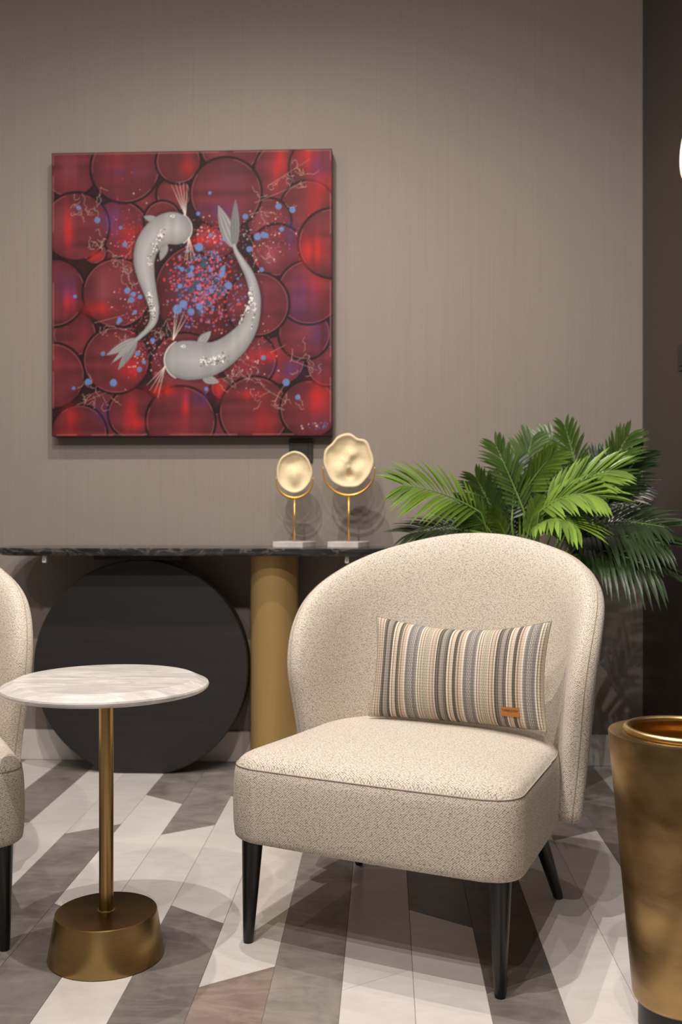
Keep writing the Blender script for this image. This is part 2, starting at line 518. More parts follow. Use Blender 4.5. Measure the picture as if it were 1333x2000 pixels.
def make_back(parent):
    half = [(0.0, 0.225), (s_of_y(0.56), 0.225), (s_of_y(0.44), 0.225), (s_of_y(0.37), 0.238), (s_of_y(0.362), 0.272), (s_of_y(0.364), 0.35),
            (s_of_y(0.352), 0.44), (s_of_y(0.340), 0.52), (s_of_y(0.348), 0.585), (s_of_y(0.376), 0.650), (s_of_y(0.432), 0.716),
            (0.335, 0.776), (0.25, 0.817), (0.15, 0.849), (0.07, 0.866), (0.0, 0.871)]
    hc = catmull([(a, b, 0) for a, b in half], 8)
    loop = [(p.x, p.y) for p in hc] + [(-p.x, p.y) for p in reversed(hc[1:-1])]
    # resample evenly
    L = [0.0]
    m = len(loop)
    for i in range(m): 
        a, b = loop[i], loop[(i + 1) % m]
        L.append(L[-1] + math.hypot(b[0] - a[0], b[1] - a[1]))
    NS = 200
    bound = []
    j = 0
    for k in range(NS):
        d = L[-1] * k / NS
        while L[j + 1] < d: j += 1
        f = (d - L[j]) / max(1e-9, L[j + 1] - L[j])
        a, b = loop[j], loop[(j + 1) % m]
        bound.append((a[0] + f * (b[0] - a[0]), a[1] + f * (b[1] - a[1])))
    C = (0.0, 0.50)
    ROLL = 0.105
    rhos = [0.0, 0.15, 0.3, 0.45, 0.58, 0.68, 0.76, 0.82, 0.865, 0.90, 0.925, 0.945, 0.96, 0.972, 0.982, 0.99, 0.9955, 0.999, 1.0]
    verts, uvs, faces = [], [], []
    def sheet(sign):
        start = len(verts)
        cum = [0.0] * NS
        for ri, rho in enumerate(rhos):
            for k in range(NS):
                s = C[0] + rho * (bound[k][0] - C[0]); z = C[1] + rho * (bound[k][1] - C[1])
                p, n = back_frame(s, z)
                # roll-over happens in the last ~35 mm whatever the direction
                dist = (1 - rho) * math.hypot(bound[k][0] - C[0], bound[k][1] - C[1])
                e = min(1.0, dist / (ROLL if sign > 0 else 0.022))
                th = (0.036 if sign > 0 else 0.034) * math.sqrt(max(0.0, 1 - (1 - e) ** (2.0 if sign > 0 else 2.4)))
                verts.append(p + n * th * sign)
                if ri: cum[k] += (verts[-1] - verts[-1 - NS]).length
                dl_ = math.hypot(bound[k][0], bound[k][1] - C[1])
                uvs.append((bound[k][0] / dl_ * cum[k] + (0 if sign > 0 else 3.0), C[1] + (bound[k][1] - C[1]) / dl_ * cum[k]))
        for ri in range(len(rhos) - 1):
            for k in range(NS):
                k2 = (k + 1) % NS
                a, b, c_, d = start + ri * NS + k, start + ri * NS + k2, start + (ri + 1) * NS + k2, start + (ri + 1) * NS + k
                if ri == 0:
                    f = (a, c_, d) 
                else:
                    f = (a, b, c_, d)
                faces.append(f if sign > 0 else tuple(reversed(f)))
    sheet(1); sheet(-1)
    o = mesh_obj('backrest', verts, faces, M['fabric'], parent, smooth=True, uvs=uvs)
    bm = bmesh.new(); bm.from_mesh(o.data)
    bmesh.ops.remove_doubles(bm, verts=bm.verts, dist=1e-5)
    bmesh.ops.recalc_face_normals(bm, faces=bm.faces)
    bm.to_mesh(o.data); bm.free()
    # sewn seam that runs round the outer edge of the shell
    pts = []
    for k in range(NS):
        d0 = math.hypot(bound[k][0] - C[0], bound[k][1] - C[1])
        rho = 1 - 0.002 / d0
        s = rho * bound[k][0]; z = C[1] + rho * (bound[k][1] - C[1])
        p, n = back_frame(s, z)
        th = 0.034 * math.sqrt(max(0.0, 1 - (1 - 0.002 / 0.022) ** 2.4))
        pts.append(p - n * (th - 0.0005))
    tube('seam', pts, 0.0015, M['seam'], o, n=6, closed=True)
    return o

def seat_outline(n=220):
    """D-shaped plan of the seat, counter-clockwise from the front left corner."""
    key = []
    hw, r, yf = 0.322, 0.060, -0.032
    def arc(cx, cy, rr, a0, a1, m):
        return [(cx + rr * math.cos(a0 + (a1 - a0) * i / m), cy + rr * math.sin(a0 + (a1 - a0) * i / m)) for i in range(m + 1)]
    # slightly bowed front
    front = [(x, yf - 0.010 * (1 - (x / hw) ** 2)) for x in np.linspace(-hw + r, hw - r, 24)]
    key += arc(-hw + r, yf + r, r, PI, 1.5 * PI, 10)[:-1]
    key += front
    key += arc(hw - r, yf + r, r, 1.5 * PI, 2 * PI, 10)[1:]
    key += [(hw - 0.012 * i / 12, yf + r + (0.30 - r - yf) * i / 12) for i in range(1, 13)]
    back = []
    for i in range(0, 41):
        tt = PI * i / 40
        c_, s_ = math.cos(tt), math.sin(tt)
        x = 0.308 * math.copysign(abs(c_) ** (2 / 2.5), c_); y = 0.30 + 0.28 * abs(s_) ** (2 / 2.5)
        back.append((x, y))
    key += back
    key += [(-hw + 0.012 * (12 - i) / 12, yf + r + (0.30 - r - yf) * (12 - i) / 12) for i in range(0, 13)][1:]
    out = []
    for p in key:
        if not out or math.hypot(p[0] - out[-1][0], p[1] - out[-1][1]) > 1e-4: out.append(p)
    if math.hypot(out[0][0] - out[-1][0], out[0][1] - out[-1][1]) < 1e-4: out.pop()
    L = [0.0]
    m = len(out)
    for i in range(m):
        a, b = out[i], out[(i + 1) % m]
        L.append(L[-1] + math.hypot(b[0] - a[0], b[1] - a[1]))
    res, j = [], 0
    for k in range(n):
        d = L[-1] * k / n
        while L[j + 1] < d: j += 1
        f = (d - L[j]) / max(1e-9, L[j + 1] - L[j])
        a, b = out[j], out[(j + 1) % m]
        res.append((a[0] + f * (b[0] - a[0]), a[1] + f * (b[1] - a[1]), d))
    return res

def make_seat(parent):
    ol = seat_outline()
    n = len(ol)
    C = (0.0, 0.26)
    def inset(p, d):
        v = Vector((p[0] - C[0], p[1] - C[1])); L = v.length
        v = v * ((L - d) / L)
        return (C[0] + v.x, C[1] + v.y)
    # (inset, z); the sides bulge a little, the seam sits at z = .382
    rows = [(0.30, 0.224), (0.02, 0.224), (0.008, 0.2255), (0.002, 0.231), (0.0, 0.240), (-0.002, 0.26), (-0.003, 0.30), (-0.002, 0.34), (0.0, 0.365), (0.003, 0.378),
            (0.0055, 0.3815), (0.007, 0.3835), (0.011, 0.391), (0.020, 0.3985), (0.034, 0.4045), (0.055, 0.4095), (0.09, 0.414), (0.14, 0.4175), (0.20, 0.420)]
    verts, uvs, faces = [], [], []
    for ri, (d, z) in enumerate(rows):
        for p in ol:
            x, y = inset(p, d)
            verts.append((x, y, z))
            if ri <= 10: uvs.append((p[2] * 1.0, z))
            else: uvs.append((x, y + 5.0))
    for ri in range(len(rows) - 1):
        for k in range(n):
            k2 = (k + 1) % n
            faces.append((ri * n + k, ri * n + k2, (ri + 1) * n + k2, (ri + 1) * n + k))
    verts.append((C[0], C[1], 0.421)); uvs.append((C[0], C[1] + 5))
    top = len(verts) - 1
    for k in range(n):
        faces.append(((len(rows) - 1) * n + k, (len(rows) - 1) * n + (k + 1) % n, top))
    verts.append((C[0], C[1], 0.224)); uvs.append((C[0], C[1]))
    for k in range(n):
        faces.append(((k + 1) % n, k, top + 1))
    o = mesh_obj('seat', verts, faces, M['fabric'], parent, smooth=True, uvs=uvs)
    # loops: fix the uv seams (side wrap and the side/top boundary) per face
    ul = o.data.uv_layers[0].data
    per = ol[-1][2] + 0.01
    for pl in o.data.polygons:
        ids = list(pl.loop_indices); vs = [o.data.loops[i].vertex_index for i in ids]
        rws = [v // n for v in vs if v < top]
        if min(rws or [99]) == 10 and max(rws or [0]) == 11:
            for i, v in zip(ids, vs):
                x, y, z = verts[v]; ul[i].uv = (x, y + 5.0)
        elif rws and max(rws) <= 10:
            us = [ul[i].uv[0] for i in ids]
            if max(us) - min(us) > 0.5:
                for i in ids:
                    if ul[i].uv[0] < 0.5: ul[i].uv = (ul[i].uv[0] + per, ul[i].uv[1])
    pts = [Vector((*inset(p, 0.0045), 0.3825)) for p in ol]
    tube('seam', pts, 0.0014, M['seam'], o, n=6, closed=True)
    return o

def make_leg(parent, foot, top, r0=0.0115, r1=0.0235):
    pts = [Vector(foot), Vector(foot).lerp(Vector(top), 0.03), Vector(foot).lerp(Vector(top), 0.5), Vector(top)]
    o = tube('leg', pts, [r0 * 0.93, r0, (r0 + r1) / 2, r1], M['black_wood'], parent, n=28)
    # level foot and top
    for v in o.data.vertices:
        if v.co.z < foot[2] + 0.004 or v.index < 28: v.co.z = foot[2]
        if v.index >= 3 * 28: v.co.z = top[2]
    md = o.modifiers.new('edges', 'EDGE_SPLIT'); md.split_angle = R(40)
    bm = bmesh.new()
    bmesh.ops.create_cone(bm, cap_ends=True, segments=20, radius1=r0 * 0.8, radius2=r0 * 0.8, depth=0.003)
    for v in bm.verts: v.co += Vector((foot[0], foot[1], 0.0015))
    bm_obj('foot_glide', bm, M['black_plastic'], o)
    return o

def make_chair():
    root = empty('lounge_chair')
    make_seat(root)
    make_back(root)
    for sx in (-1, 1):
        make_leg(root, (sx * 0.280, 0.0, 0.003), (sx * 0.276, 0.012, 0.226))
        make_leg(root, (sx * 0.264, 0.535, 0.003), (sx * 0.228, 0.43, 0.226), 0.0115, 0.021)
    return root

chair = make_chair()
chair.location = (-0.0385, 2.024, 0)
chair.rotation_euler = (0, 0, -R(23.3))
tag(chair, 'cream woven lounge chair with striped lumbar cushion, black tapered legs, by the brass planter', 'chair', 'cream lounge chairs')
chair2 = copy_tree(chair)
chair2.location = (-1.055, 1.945, 0)
chair2.rotation_euler = (0, 0, R(27.3))
tag(chair2, 'cream woven lounge chair cut off by the left picture edge behind the marble side table', 'chair', 'cream lounge chairs')

# ------------------------------------------------------------------ lumbar cushion
STRIPES = [(0.0, 'd'), (0.065, 'g'), (0.14, 'd'), (0.195, 'l'), (0.220, 't'), (0.240, 'c'), (0.29, 'o'), (0.355, 'c'), (0.375, 't'), (0.395, 'p'), (0.445, 'l'),
           (0.47, 'b'), (0.675, 'l'), (0.70, 'd'), (0.713, 'c'), (0.745, 't'), (0.758, 'c'), (0.78, 'z'), (0.87, 'c'), (0.90, 'd'), (0.914, 'p'), (0.955, 't'), (0.98, 'l')]
SC = {'d': rgb(82, 79, 72), 'g': rgb(146, 139, 132), 'c': rgb(202, 188, 169), 'o': rgb(88, 85, 75), 'b': rgb(124, 120, 120), 'z': rgb(160, 152, 134),
      'l': rgb(218, 208, 194), 't': rgb(146, 128, 110), 'p': rgb(196, 176, 160)}
t = NT('striped_cushion_cloth'); uv = uv_coord(t)
sp = t.n('ShaderNodeSeparateXYZ'); t.l(uv, sp.inputs[0])
U, V = sp.outputs[0], sp.outputs[1]
ph = t.math('FRACT', t.math('MULTIPLY', t.math('SUBTRACT', U, 0.052 - 1.0), 2.97))
base = t.ramp(ph, [(p, SC[k_]) for p, k_ in STRIPES], 'CONSTANT')
# thin brown and white warp lines
fl = t.math('SINE', t.math('MULTIPLY', U, 2 * PI * 74))
base = t.mix(t.math('MULTIPLY', t.math('GREATER_THAN', fl, 0.80), 0.18), base, rgb(120, 96, 78))
fl2 = t.math('SINE', t.math('MULTIPLY', U, 2 * PI * 47))
base = t.mix(t.math('MULTIPLY', t.math('GREATER_THAN', fl2, 0.92), 0.3), base, rgb(228, 216, 200))
# zigzag in the grey-blue and the olive stripe
zz = t.math('SINE', t.math('MULTIPLY', t.math('ADD', U, t.math('MULTIPLY', t.math('PINGPONG', V, 0.014), 0.55)), 2 * PI * 88))
msk = t.ramp(ph, [(0.0, (0, 0, 0, 1)), (0.54, (1, 1, 1, 1)), (0.60, (0, 0, 0, 1)), (0.79, (1, 1, 1, 1)), (0.86, (0, 0, 0, 1))], 'CONSTANT')
base = t.mix(t.math('MULTIPLY', t.math('MULTIPLY', t.math('GREATER_THAN', zz, 0.1), msk), 0.55), base, rgb(206, 198, 184))
rib = t.math('SINE', t.math('MULTIPLY', V, 2 * PI * 62))
nz = t.noise(t.mapping(uv, (160, 90, 1)), 1.0, 3, 0.7)
base = t.mix(t.math('MULTIPLY', nz, 0.22), base, rgb(140, 124, 108))
t.bump(t.math('ADD', t.math('MULTIPLY', rib, 0.4), nz), 0.30, 0.0015)
M['stripes'] = t.set(base, 0.9, 0.0, 0.15)
t = NT('tan_leather'); c = obj_coord(t)
nz = t.noise(c, 220.0, 4)
M['leather'] = t.set(t.mix(nz, rgb(166, 104, 44), rgb(188, 124, 60)), 0.55)
t = NT('leather_print'); c = obj_coord(t)
nz = t.noise(c, 220.0, 2)
M['leather_print'] = t.set(t.mix(nz, rgb(98, 50, 12), rgb(112, 60, 18)), 0.6)

CHM = Matrix.Translation((-0.0385, 2.024, 0)) @ Matrix.Rotation(-R(23.3), 4, 'Z')
PW, PH, PT = 0.227, 0.1235, 0.052
def pillow_pt(a, b, sgn):
    e = (max(0.0, 1 - abs(a) ** 2.6) * max(0.0, 1 - abs(b) ** 2.2))
    th = PT * e ** 0.55
    x = a * PW * (1 - 0.055 * (1 - b * b) ** 1.0 * abs(a) ** 2)
    z = b * PH * (1 - (0.20 if b > 0 else 0.03) * (1 - a * a) * abs(b) ** 2)
    # soft wrinkles
    th += 0.0022 * e ** 0.3 * math.sin(9 * a + 4 * b) * abs(b) ** 2 * (1 if sgn > 0 else 0)
    y = -sgn * th
    # bend to the curve of the back
    y += -0.030 * (a ** 2)
    return Vector((x, y, z))
pillow = empty('lumbar_cushion')
NA, NB = 96, 60
aa = [math.sin(PI / 2 * (2 * i / NA - 1)) * 0.35 + (2 * i / NA - 1) * 0.65 for i in range(NA + 1)]
bb = [math.sin(PI / 2 * (2 * i / NB - 1)) * 0.35 + (2 * i / NB - 1) * 0.65 for i in range(NB + 1)]
verts, uvs, faces = [], [], []
for sgn in (1, -1):
    st0 = len(verts)
    for b in bb:
        for a in aa:
            verts.append(pillow_pt(a, b, sgn)); uvs.append(((a + 1) / 2, (b + 1) / 2 * 0.6))
    for j in range(NB):
        for i in range(NA):
            f = (st0 + j * (NA + 1) + i, st0 + j * (NA + 1) + i + 1, st0 + (j + 1) * (NA + 1) + i + 1, st0 + (j + 1) * (NA + 1) + i)
            faces.append(f if sgn > 0 else f[::-1])
cover = mesh_obj('cushion_cover', verts, faces, M['stripes'], pillow, smooth=True, uvs=uvs)
bm = bmesh.new(); bm.from_mesh(cover.data)
bmesh.ops.remove_doubles(bm, verts=bm.verts, dist=1e-6)
bm.to_mesh(cover.data); bm.free()
# edge welt
edge = [pillow_pt(a, -1, 1) for a in aa] + [pillow_pt(1, b, 1) for b in bb[1:]] + [pillow_pt(a, 1, 1) for a in reversed(aa[:-1])] + [pillow_pt(-1, b, 1) for b in reversed(bb[1:-1])]
tube('welt', edge, 0.0024, M['stripes'], pillow, n=6, closed=True)
# leather label, follows the cloth
la0, la1, lb0, lb1 = 0.545, 0.745, -0.800, -0.630
lv, lf = [], []
for j in range(7):
    for i in range(11):
        p = pillow_pt(la0 + (la1 - la0) * i / 10, lb0 + (lb1 - lb0) * j / 6, 1)
        lv.append(p + Vector((0, -0.0022, 0)))
for j in range(7):
    for i in range(11):
        p = pillow_pt(la0 + (la1 - la0) * i / 10, lb0 + (lb1 - lb0) * j / 6, 1)
        lv.append(p + Vector((0, 0.001, 0)))
for j in range(6):
    for i in range(10):
        q = (j * 11 + i, j * 11 + i + 1, (j + 1) * 11 + i + 1, (j + 1) * 11 + i)
        lf.append(q); lf.append(tuple(77 + v for v in reversed(q)))
ring = [i for i in range(11)] + [j * 11 + 10 for j in range(1, 7)] + [66 + i for i in range(9, -1, -1)] + [j * 11 for j in range(5, 0, -1)]
for i in range(len(ring)):
    a, b = ring[i], ring[(i + 1) % len(ring)]
    lf.append((b, a, 77 + a, 77 + b))
patch = mesh_obj('leather_patch', lv, lf, M['leather'], pillow)
tag(patch, 'small tan leather patch')
cv = bpy.data.curves.new('lettering', 'FONT')
cv.body = 'TIMEROOM'
cv.size = 0.0076; cv.align_x = 'CENTER'; cv.align_y = 'CENTER'; cv.extrude = 0.0002
cv.space_character = 1.05
txt = bpy.data.objects.new('lettering', cv); col.objects.link(txt)
dg = bpy.context.evaluated_depsgraph_get()
tm = bpy.data.meshes.new_from_object(txt.evaluated_get(dg))
bpy.data.objects.remove(txt)
ca, cb = (la0 + la1) / 2, (lb0 + lb1) / 2 + 0.02
pc = pillow_pt(ca, cb, 1)
dx = (pillow_pt(ca + 0.05, cb, 1) - pillow_pt(ca - 0.05, cb, 1)).normalized()
dz = (pillow_pt(ca, cb + 0.04, 1) - pillow_pt(ca, cb - 0.04, 1)).normalized()
nn = dx.cross(dz).normalized()
for v in tm.vertices:
    q = pc + dx * v.co.x + dz * v.co.y + nn * v.co.z
    # lay every letter on the curved patch
    a_ = ca + v.co.x / PW * 1.0; b_ = cb + v.co.y / PH * 1.0
    s_ = pillow_pt(a_, b_, 1)
    v.co = Vector((s_.x, s_.y - 0.0026 - v.co.z, s_.z))
tm.materials.clear(); tm.materials.append(M['leather_print'])
lt = bpy.data.objects.new('lettering', tm); col.objects.link(lt); lt.parent = patch
pillow.matrix_world = CHM @ Matrix.Translation((0.053, 0.436, 0.5445)) @ Matrix.Rotation(-R(5), 4, 'Z') @ Matrix.Rotation(-R(12), 4, 'X') @ Matrix.Rotation(-R(1.5), 4, 'Y')
tag(pillow, 'grey, cream and olive striped lumbar cushion leaning in the lounge chair', 'cushion')

# ------------------------------------------------------------------ marble side table
st_ = empty('side_table', (-0.584, 2.059, 0))
lathe('table_top', [(0.03, 0.5555), (0.204, 0.5555), (0.2085, 0.557), (0.2125, 0.5605), (0.2135, 0.5645), (0.2120, 0.568), (0.186, 0.5800), (0.05, 0.5800)], M['marble_white'], st_, n=160, sharp=20)
lathe('pole', [(0.0150, 0.094), (0.0150, 0.556)], M['brass_table'], st_, n=48)
lathe('collar', [(0.0185, 0.0925), (0.0185, 0.0955), (0.0165, 0.0972), (0.0150, 0.0975)], M['brass_table'], st_, n=48)
lathe('base', [(0.1175, 0.0), (0.1195, 0.002), (0.1195, 0.004), (0.1052, 0.0915), (0.1040, 0.0932), (0.1020, 0.0935), (0.012, 0.0935)], M['brass_table'], st_, n=128, sharp=25)
tag(st_, 'round white marble side table on a brass pole and conical brass base', 'table')

# ------------------------------------------------------------------ brass planter at the right
pl = empty('brass_planter', (0.537, 1.815, 0))
lathe('plinth', [(0.080, 0.0), (0.080, 0.056)], M['black_plastic'], pl, n=96)
RT, ZT = 0.134, 0.531
lathe('body', [(0.070, 0.052), (0.0855, 0.052), (0.0885, 0.055), (0.0905, 0.061), (RT - 0.0012, ZT - 0.003), (RT - 0.0022, ZT - 0.0006), (RT - 0.004, ZT), (RT - 0.031, ZT), (RT - 0.033, ZT - 0.03)],
      M['brass_planter'], pl, n=160, sharp=30, cap=False)
ln = [(0.002, 0.33), (0.080, 0.33), (0.092, 0.345), (0.0965, ZT - 0.022), (0.0965, ZT - 0.016), (0.0915, ZT - 0.010), (0.0915, ZT - 0.002)]
for i in range(9):
    a = PI - PI * i / 8
    ln.append((0.0990 + 0.0078 * math.cos(a), ZT + 0.0035 + 0.0072 * math.sin(a)))
ln += [(0.1055, ZT + 0.0005)]
lathe('liner', ln, M['gold_liner'], pl, n=128, sharp=50, cap=False)
tag(pl, 'tall tapered brushed brass planter with empty gold liner at the right edge', 'planter')

# ------------------------------------------------------------------ console table
con = empty('console_table', (-0.655, 3.53, 0))
def rounded_slab(name, x0, x1, y0, y1, r, prof, mat, parent, seg=16, org=(0, 0)):
    """prof: (inset, z) rings from bottom to top."""
    verts, faces = [], []
    def ringpts(d):
        out = []
        for cx, cy, a0 in ((x1 - r, y0 + r, -PI / 2), (x1 - r, y1 - r, 0), (x0 + r, y1 - r, PI / 2), (x0 + r, y0 + r, PI)):
            for i in range(seg + 1):
                a = a0 + PI / 2 * i / seg
                out.append((cx + (r - d) * math.cos(a) - org[0], cy + (r - d) * math.sin(a) - org[1]))
        return out
    n = 4 * (seg + 1)
    for d, z in prof:
        verts += [(x, y, z) for x, y in ringpts(d)]
    for i in range(len(prof) - 1):
        for k in range(n):
            k2 = (k + 1) % n
            faces.append((i * n + k, i * n + k2, (i + 1) * n + k2, (i + 1) * n + k))
    faces.append(tuple(range(n - 1, -1, -1)))
    faces.append(tuple((len(prof) - 1) * n + k for k in range(n)))
    o = mesh_obj(name, verts, faces, mat, parent, smooth=True)
    md = o.modifiers.new('edges', 'EDGE_SPLIT'); md.split_angle = R(25)
    return o
CO = (-0.655, 3.53)
rounded_slab('table_top', -1.372, 0.022, 3.375, 3.668, 0.11,
             [(0.020, 0.775), (0.012, 0.7765), (0.003, 0.784), (0.0, 0.790), (0.0, 0.8005), (0.0022, 0.8028), (0.004, 0.803)], M['marble_black'], con, org=CO)
# round black disc that carries the left end, with a flat foot
DR, DZ, DX = 0.384, 0.374, -0.869
yb0, yb1 = 3.492, 3.572
cut = math.acos(DZ / DR)
ang = [-PI / 2 + cut + (2 * PI - 2 * cut) * i / 140 for i in range(141)]
prof = [(0.003, yb0), (0.0, yb0 + 0.003), (0.0, yb1 - 0.003), (0.003, yb1)]
verts, faces = [], []
n = len(ang)
for d, y in prof:
    for a in ang:
        verts.append((DX + (DR - d) * math.cos(a) - CO[0], y - CO[1], max(0.0, DZ + (DR - d) * math.sin(a))))
for i in range(3):
    for k in range(n):
        k2 = (k + 1) % n
        faces.append((i * n + k, (i + 1) * n + k, (i + 1) * n + k2, i * n + k2))
faces.append(tuple(range(n)))
faces.append(tuple(3 * n + k for k in range(n - 1, -1, -1)))
disc = mesh_obj('disc_support', verts, faces, M['black_oak'], con, smooth=False)
bm = bmesh.new(); bm.from_mesh(disc.data); bmesh.ops.recalc_face_normals(bm, faces=bm.faces); bm.to_mesh(disc.data); bm.free()
box('mounting_plate', (-1.03 - CO[0], 3.47 - CO[1], 0.7585), (-0.715 - CO[0], 3.60 - CO[1], 0.7752), M['black_plastic'], con, bevel=0.002)
lathe('column_support', [(0.0835, 0.0), (0.0845, 0.001), (0.0845, 0.774), (0.0835, 0.775)], M['brass_column'], con, n=96, loc=(-0.396 - CO[0], 3.535 - CO[1], 0))
for x in (-1.183, -0.132):
    tg = box('white_clip', (x - 0.0062 - CO[0], 3.40 - CO[1], 0.7515), (x + 0.0062 - CO[0], 3.414 - CO[1], 0.7755), M['white_plastic'], con, bevel=0.0015)
    box('slot', (x - 0.002 - CO[0], 3.3993 - CO[1], 0.757), (x + 0.002 - CO[0], 3.4015 - CO[1], 0.766), M['dark_plastic'], tg)
tag(con, 'console table with black marble top on a black disc and a gold column', 'table')

# ------------------------------------------------------------------ stone shells on gold stands
def sculpture(x, y, rz, R_u, z_arm, z_bot, shell_w, shell_h, z_c, outline, seed, label, small):
    ZB = 0.803
    root = empty('shell_sculpture', (x, y, ZB), rz)
    b = 0.0585
    rounded_slab('base_block', -b, b, -b, b, 0.004, [(0.001, 0.0), (0.0, 0.001), (0.0, 0.0185), (0.001, 0.0195)], M['marble_block'], root, seg=3)
    ir = empty('tmp'); bpy.data.objects.remove(ir)
    inv = Matrix.Rotation(-rz, 4, 'Z')
    def P(px, py, pz): return inv @ Vector((px, py, pz))
    tube('rod', [P(0, 0, 0.0195), P(0, 0, z_bot - ZB)], 0.0033, M['gold_wire'], root, n=14)
    # crescent cradle: thick at the bottom, thin at the tips
    cz = z_bot + R_u - ZB
    a1 = R(8)
    pts, rad = [], []
    for i in range(49):
        a = PI - a1 * 0 + (PI) * i / 48
        aa_ = -PI - 0.10 + (PI + 0.20) * i / 48
        pts.append(P(R_u * math.cos(aa_), 0, cz + R_u * math.sin(aa_)))
        s_ = math.sin(PI * i / 48)
        rad.append(0.0016 + 0.0034 * s_ ** 0.8)
    tube('cradle', pts, rad, M['gold_wire'], root, n=12)
    # shell: an uneven dish with a thick lip
    rnd = random.Random(seed)
    NTH, NR = 96, 30
    verts, faces = [], []
    def outl(th):
        k_ = (th / (2 * PI) * len(outline)) % len(outline)
        i = int(k_); f = k_ - i
        f = f * f * (3 - 2 * f)
        return outline[i] * (1 - f) + outline[(i + 1) % len(outline)] * f
    bumps = [(rnd.uniform(-0.5, 0.5), rnd.uniform(-0.65, 0.25), rnd.uniform(0.14, 0.3), rnd.uniform(-0.018, 0.020)) for _ in range(9)]
    if not small: bumps = [(0.08, 0.28, 0.20, 0.018), (-0.08, 0.02, 0.20, 0.014), (-0.34, -0.30, 0.28, 0.016), (0.05, -0.50, 0.13, -0.018), (0.36, -0.36, 0.26, 0.013), (0.0, -0.22, 0.10, 0.006), (-0.3, 0.35, 0.35, -0.006), (0.42, 0.1, 0.2, -0.006)]
    else: bumps = [(0.0, -0.05, 0.36, 0.020), (0.05, -0.45, 0.3, 0.010), (-0.1, 0.35, 0.35, -0.008)]
    def dep(u, v, rr):
        d = 0.012 * (1 - rr ** 3) 
        for bx, by, bw, bh in bumps:
            d -= bh * math.exp(-((u - bx) ** 2 + (v - by) ** 2) / (bw * bw))
        lip = math.exp(-((rr - 0.93) / 0.07) ** 2) * 0.006
        return d * (1 - rr ** 6) - lip
    for side in (0, 1):
        st0 = len(verts)
        for i in range(NR + 1):
            rr = i / NR
            for k_ in range(NTH):
                th = 2 * PI * k_ / NTH
                o_ = outl(th)
                u, v = rr * math.cos(th), rr * math.sin(th)
                thick = 0.016 * math.sqrt(max(0.0, 1 - rr ** 5))
                yy = dep(u, v, rr) + (0 if side == 0 else thick)
                verts.append(P(u * o_ * shell_w / 2, yy - 0.004, z_c - ZB + v * o_ * shell_h / 2))
        for i in range(NR):
            for k_ in range(NTH):
                k2 = (k_ + 1) % NTH
                f = (st0 + i * NTH + k_, st0 + (i + 1) * NTH + k_, st0 + (i + 1) * NTH + k2, st0 + i * NTH + k2)
                faces.append(f if side == 0 else f[::-1])
    sh = mesh_obj('shell', verts, faces, M['cream'], root, smooth=True)
    bm = bmesh.new(); bm.from_mesh(sh.data)
    bmesh.ops.remove_doubles(bm, verts=bm.verts, dist=1e-6)
    bmesh.ops.recalc_face_normals(bm, faces=bm.faces)
    bm.to_mesh(sh.data); bm.free()
    tag(sh, 'cream bowl-shaped shell')
    tag(root, label, 'sculpture', 'shell sculptures on the console')
    return root
sculpture(-0.323, 3.525, R(-20), 0.0655, 0, 0.977, 0.130, 0.150, 1.066,
          [1.0, 0.97, 1.0, 1.02, 1.03, 1.0, 1.02, 0.99, 0.97, 0.99, 0.98, 0.97, 0.98, 0.97, 0.95, 0.97], 3,
          'smaller cream shell sculpture on a gold stand, left of the larger one', True)
sculpture(-0.130, 3.525, R(-20), 0.0915, 0, 0.986, 0.176, 0.196, 1.104,
          [1.02, 0.99, 1.05, 0.93, 1.04, 1.03, 0.96, 1.05, 1.02, 0.96, 0.98, 0.95, 0.93, 0.97, 0.95, 0.97], 5,
          'larger cream shell sculpture on a gold stand near the potted palm', False)

# ------------------------------------------------------------------ wall fittings
so = empty('wall_socket', (-0.313, WALL_Y, 1.155))
rounded_slab('cover_plate', -0.044, 0.044, -0.044, 0.044, 0.006, [(0.0, 0.0), (0.0, 0.007), (0.002, 0.009)], M['dark_plastic'], so).rotation_euler = (PI / 2, 0, 0)
rounded_slab('insert', -0.027, 0.027, -0.027, 0.027, 0.003, [(0.0, 0.0085), (0.0, 0.0105), (0.001, 0.0115)], M['dark_plastic'], so).rotation_euler = (PI / 2, 0, 0)
tag(so, 'dark brown square wall socket just below the painting', 'socket')
sw = empty('wall_switch', (WALL_X, 3.175, 1.415))
o_ = rounded_slab('cover_plate', -0.046, 0.046, -0.042, 0.042, 0.006, [(0.0, 0.0), (0.0, 0.007), (0.002, 0.009)], M['black_plastic'], sw); o_.rotation_euler = (PI / 2, 0, -PI / 2)
o_ = rounded_slab('rocker', -0.028, 0.028, -0.028, 0.028, 0.003, [(0.0, 0.0085), (0.0, 0.0115), (0.001, 0.0125)], M['black_plastic'], sw); o_.rotation_euler = (PI / 2, 0, -PI / 2)
tag(sw, 'black wall switch on the dark right wall', 'switch')
wl = empty('wall_light', (WALL_X, 3.012, 2.00))
o_ = lathe('gold_rim', [(0.100, 0.0), (0.106, 0.002), (0.106, 0.022), (0.100, 0.026), (0.097, 0.026)], M['gold_wire'], wl, n=72); o_.rotation_euler = (0, -PI / 2, 0)
o_ = lathe('opal_diffuser', [(0.098, 0.024), (0.096, 0.030), (0.080, 0.040), (0.05, 0.047), (0.01, 0.050)], M['opal'], wl, n=72); o_.rotation_euler = (0, -PI / 2, 0)
tag(wl, 'lit round wall light with gold rim on the dark right wall', 'lamp')

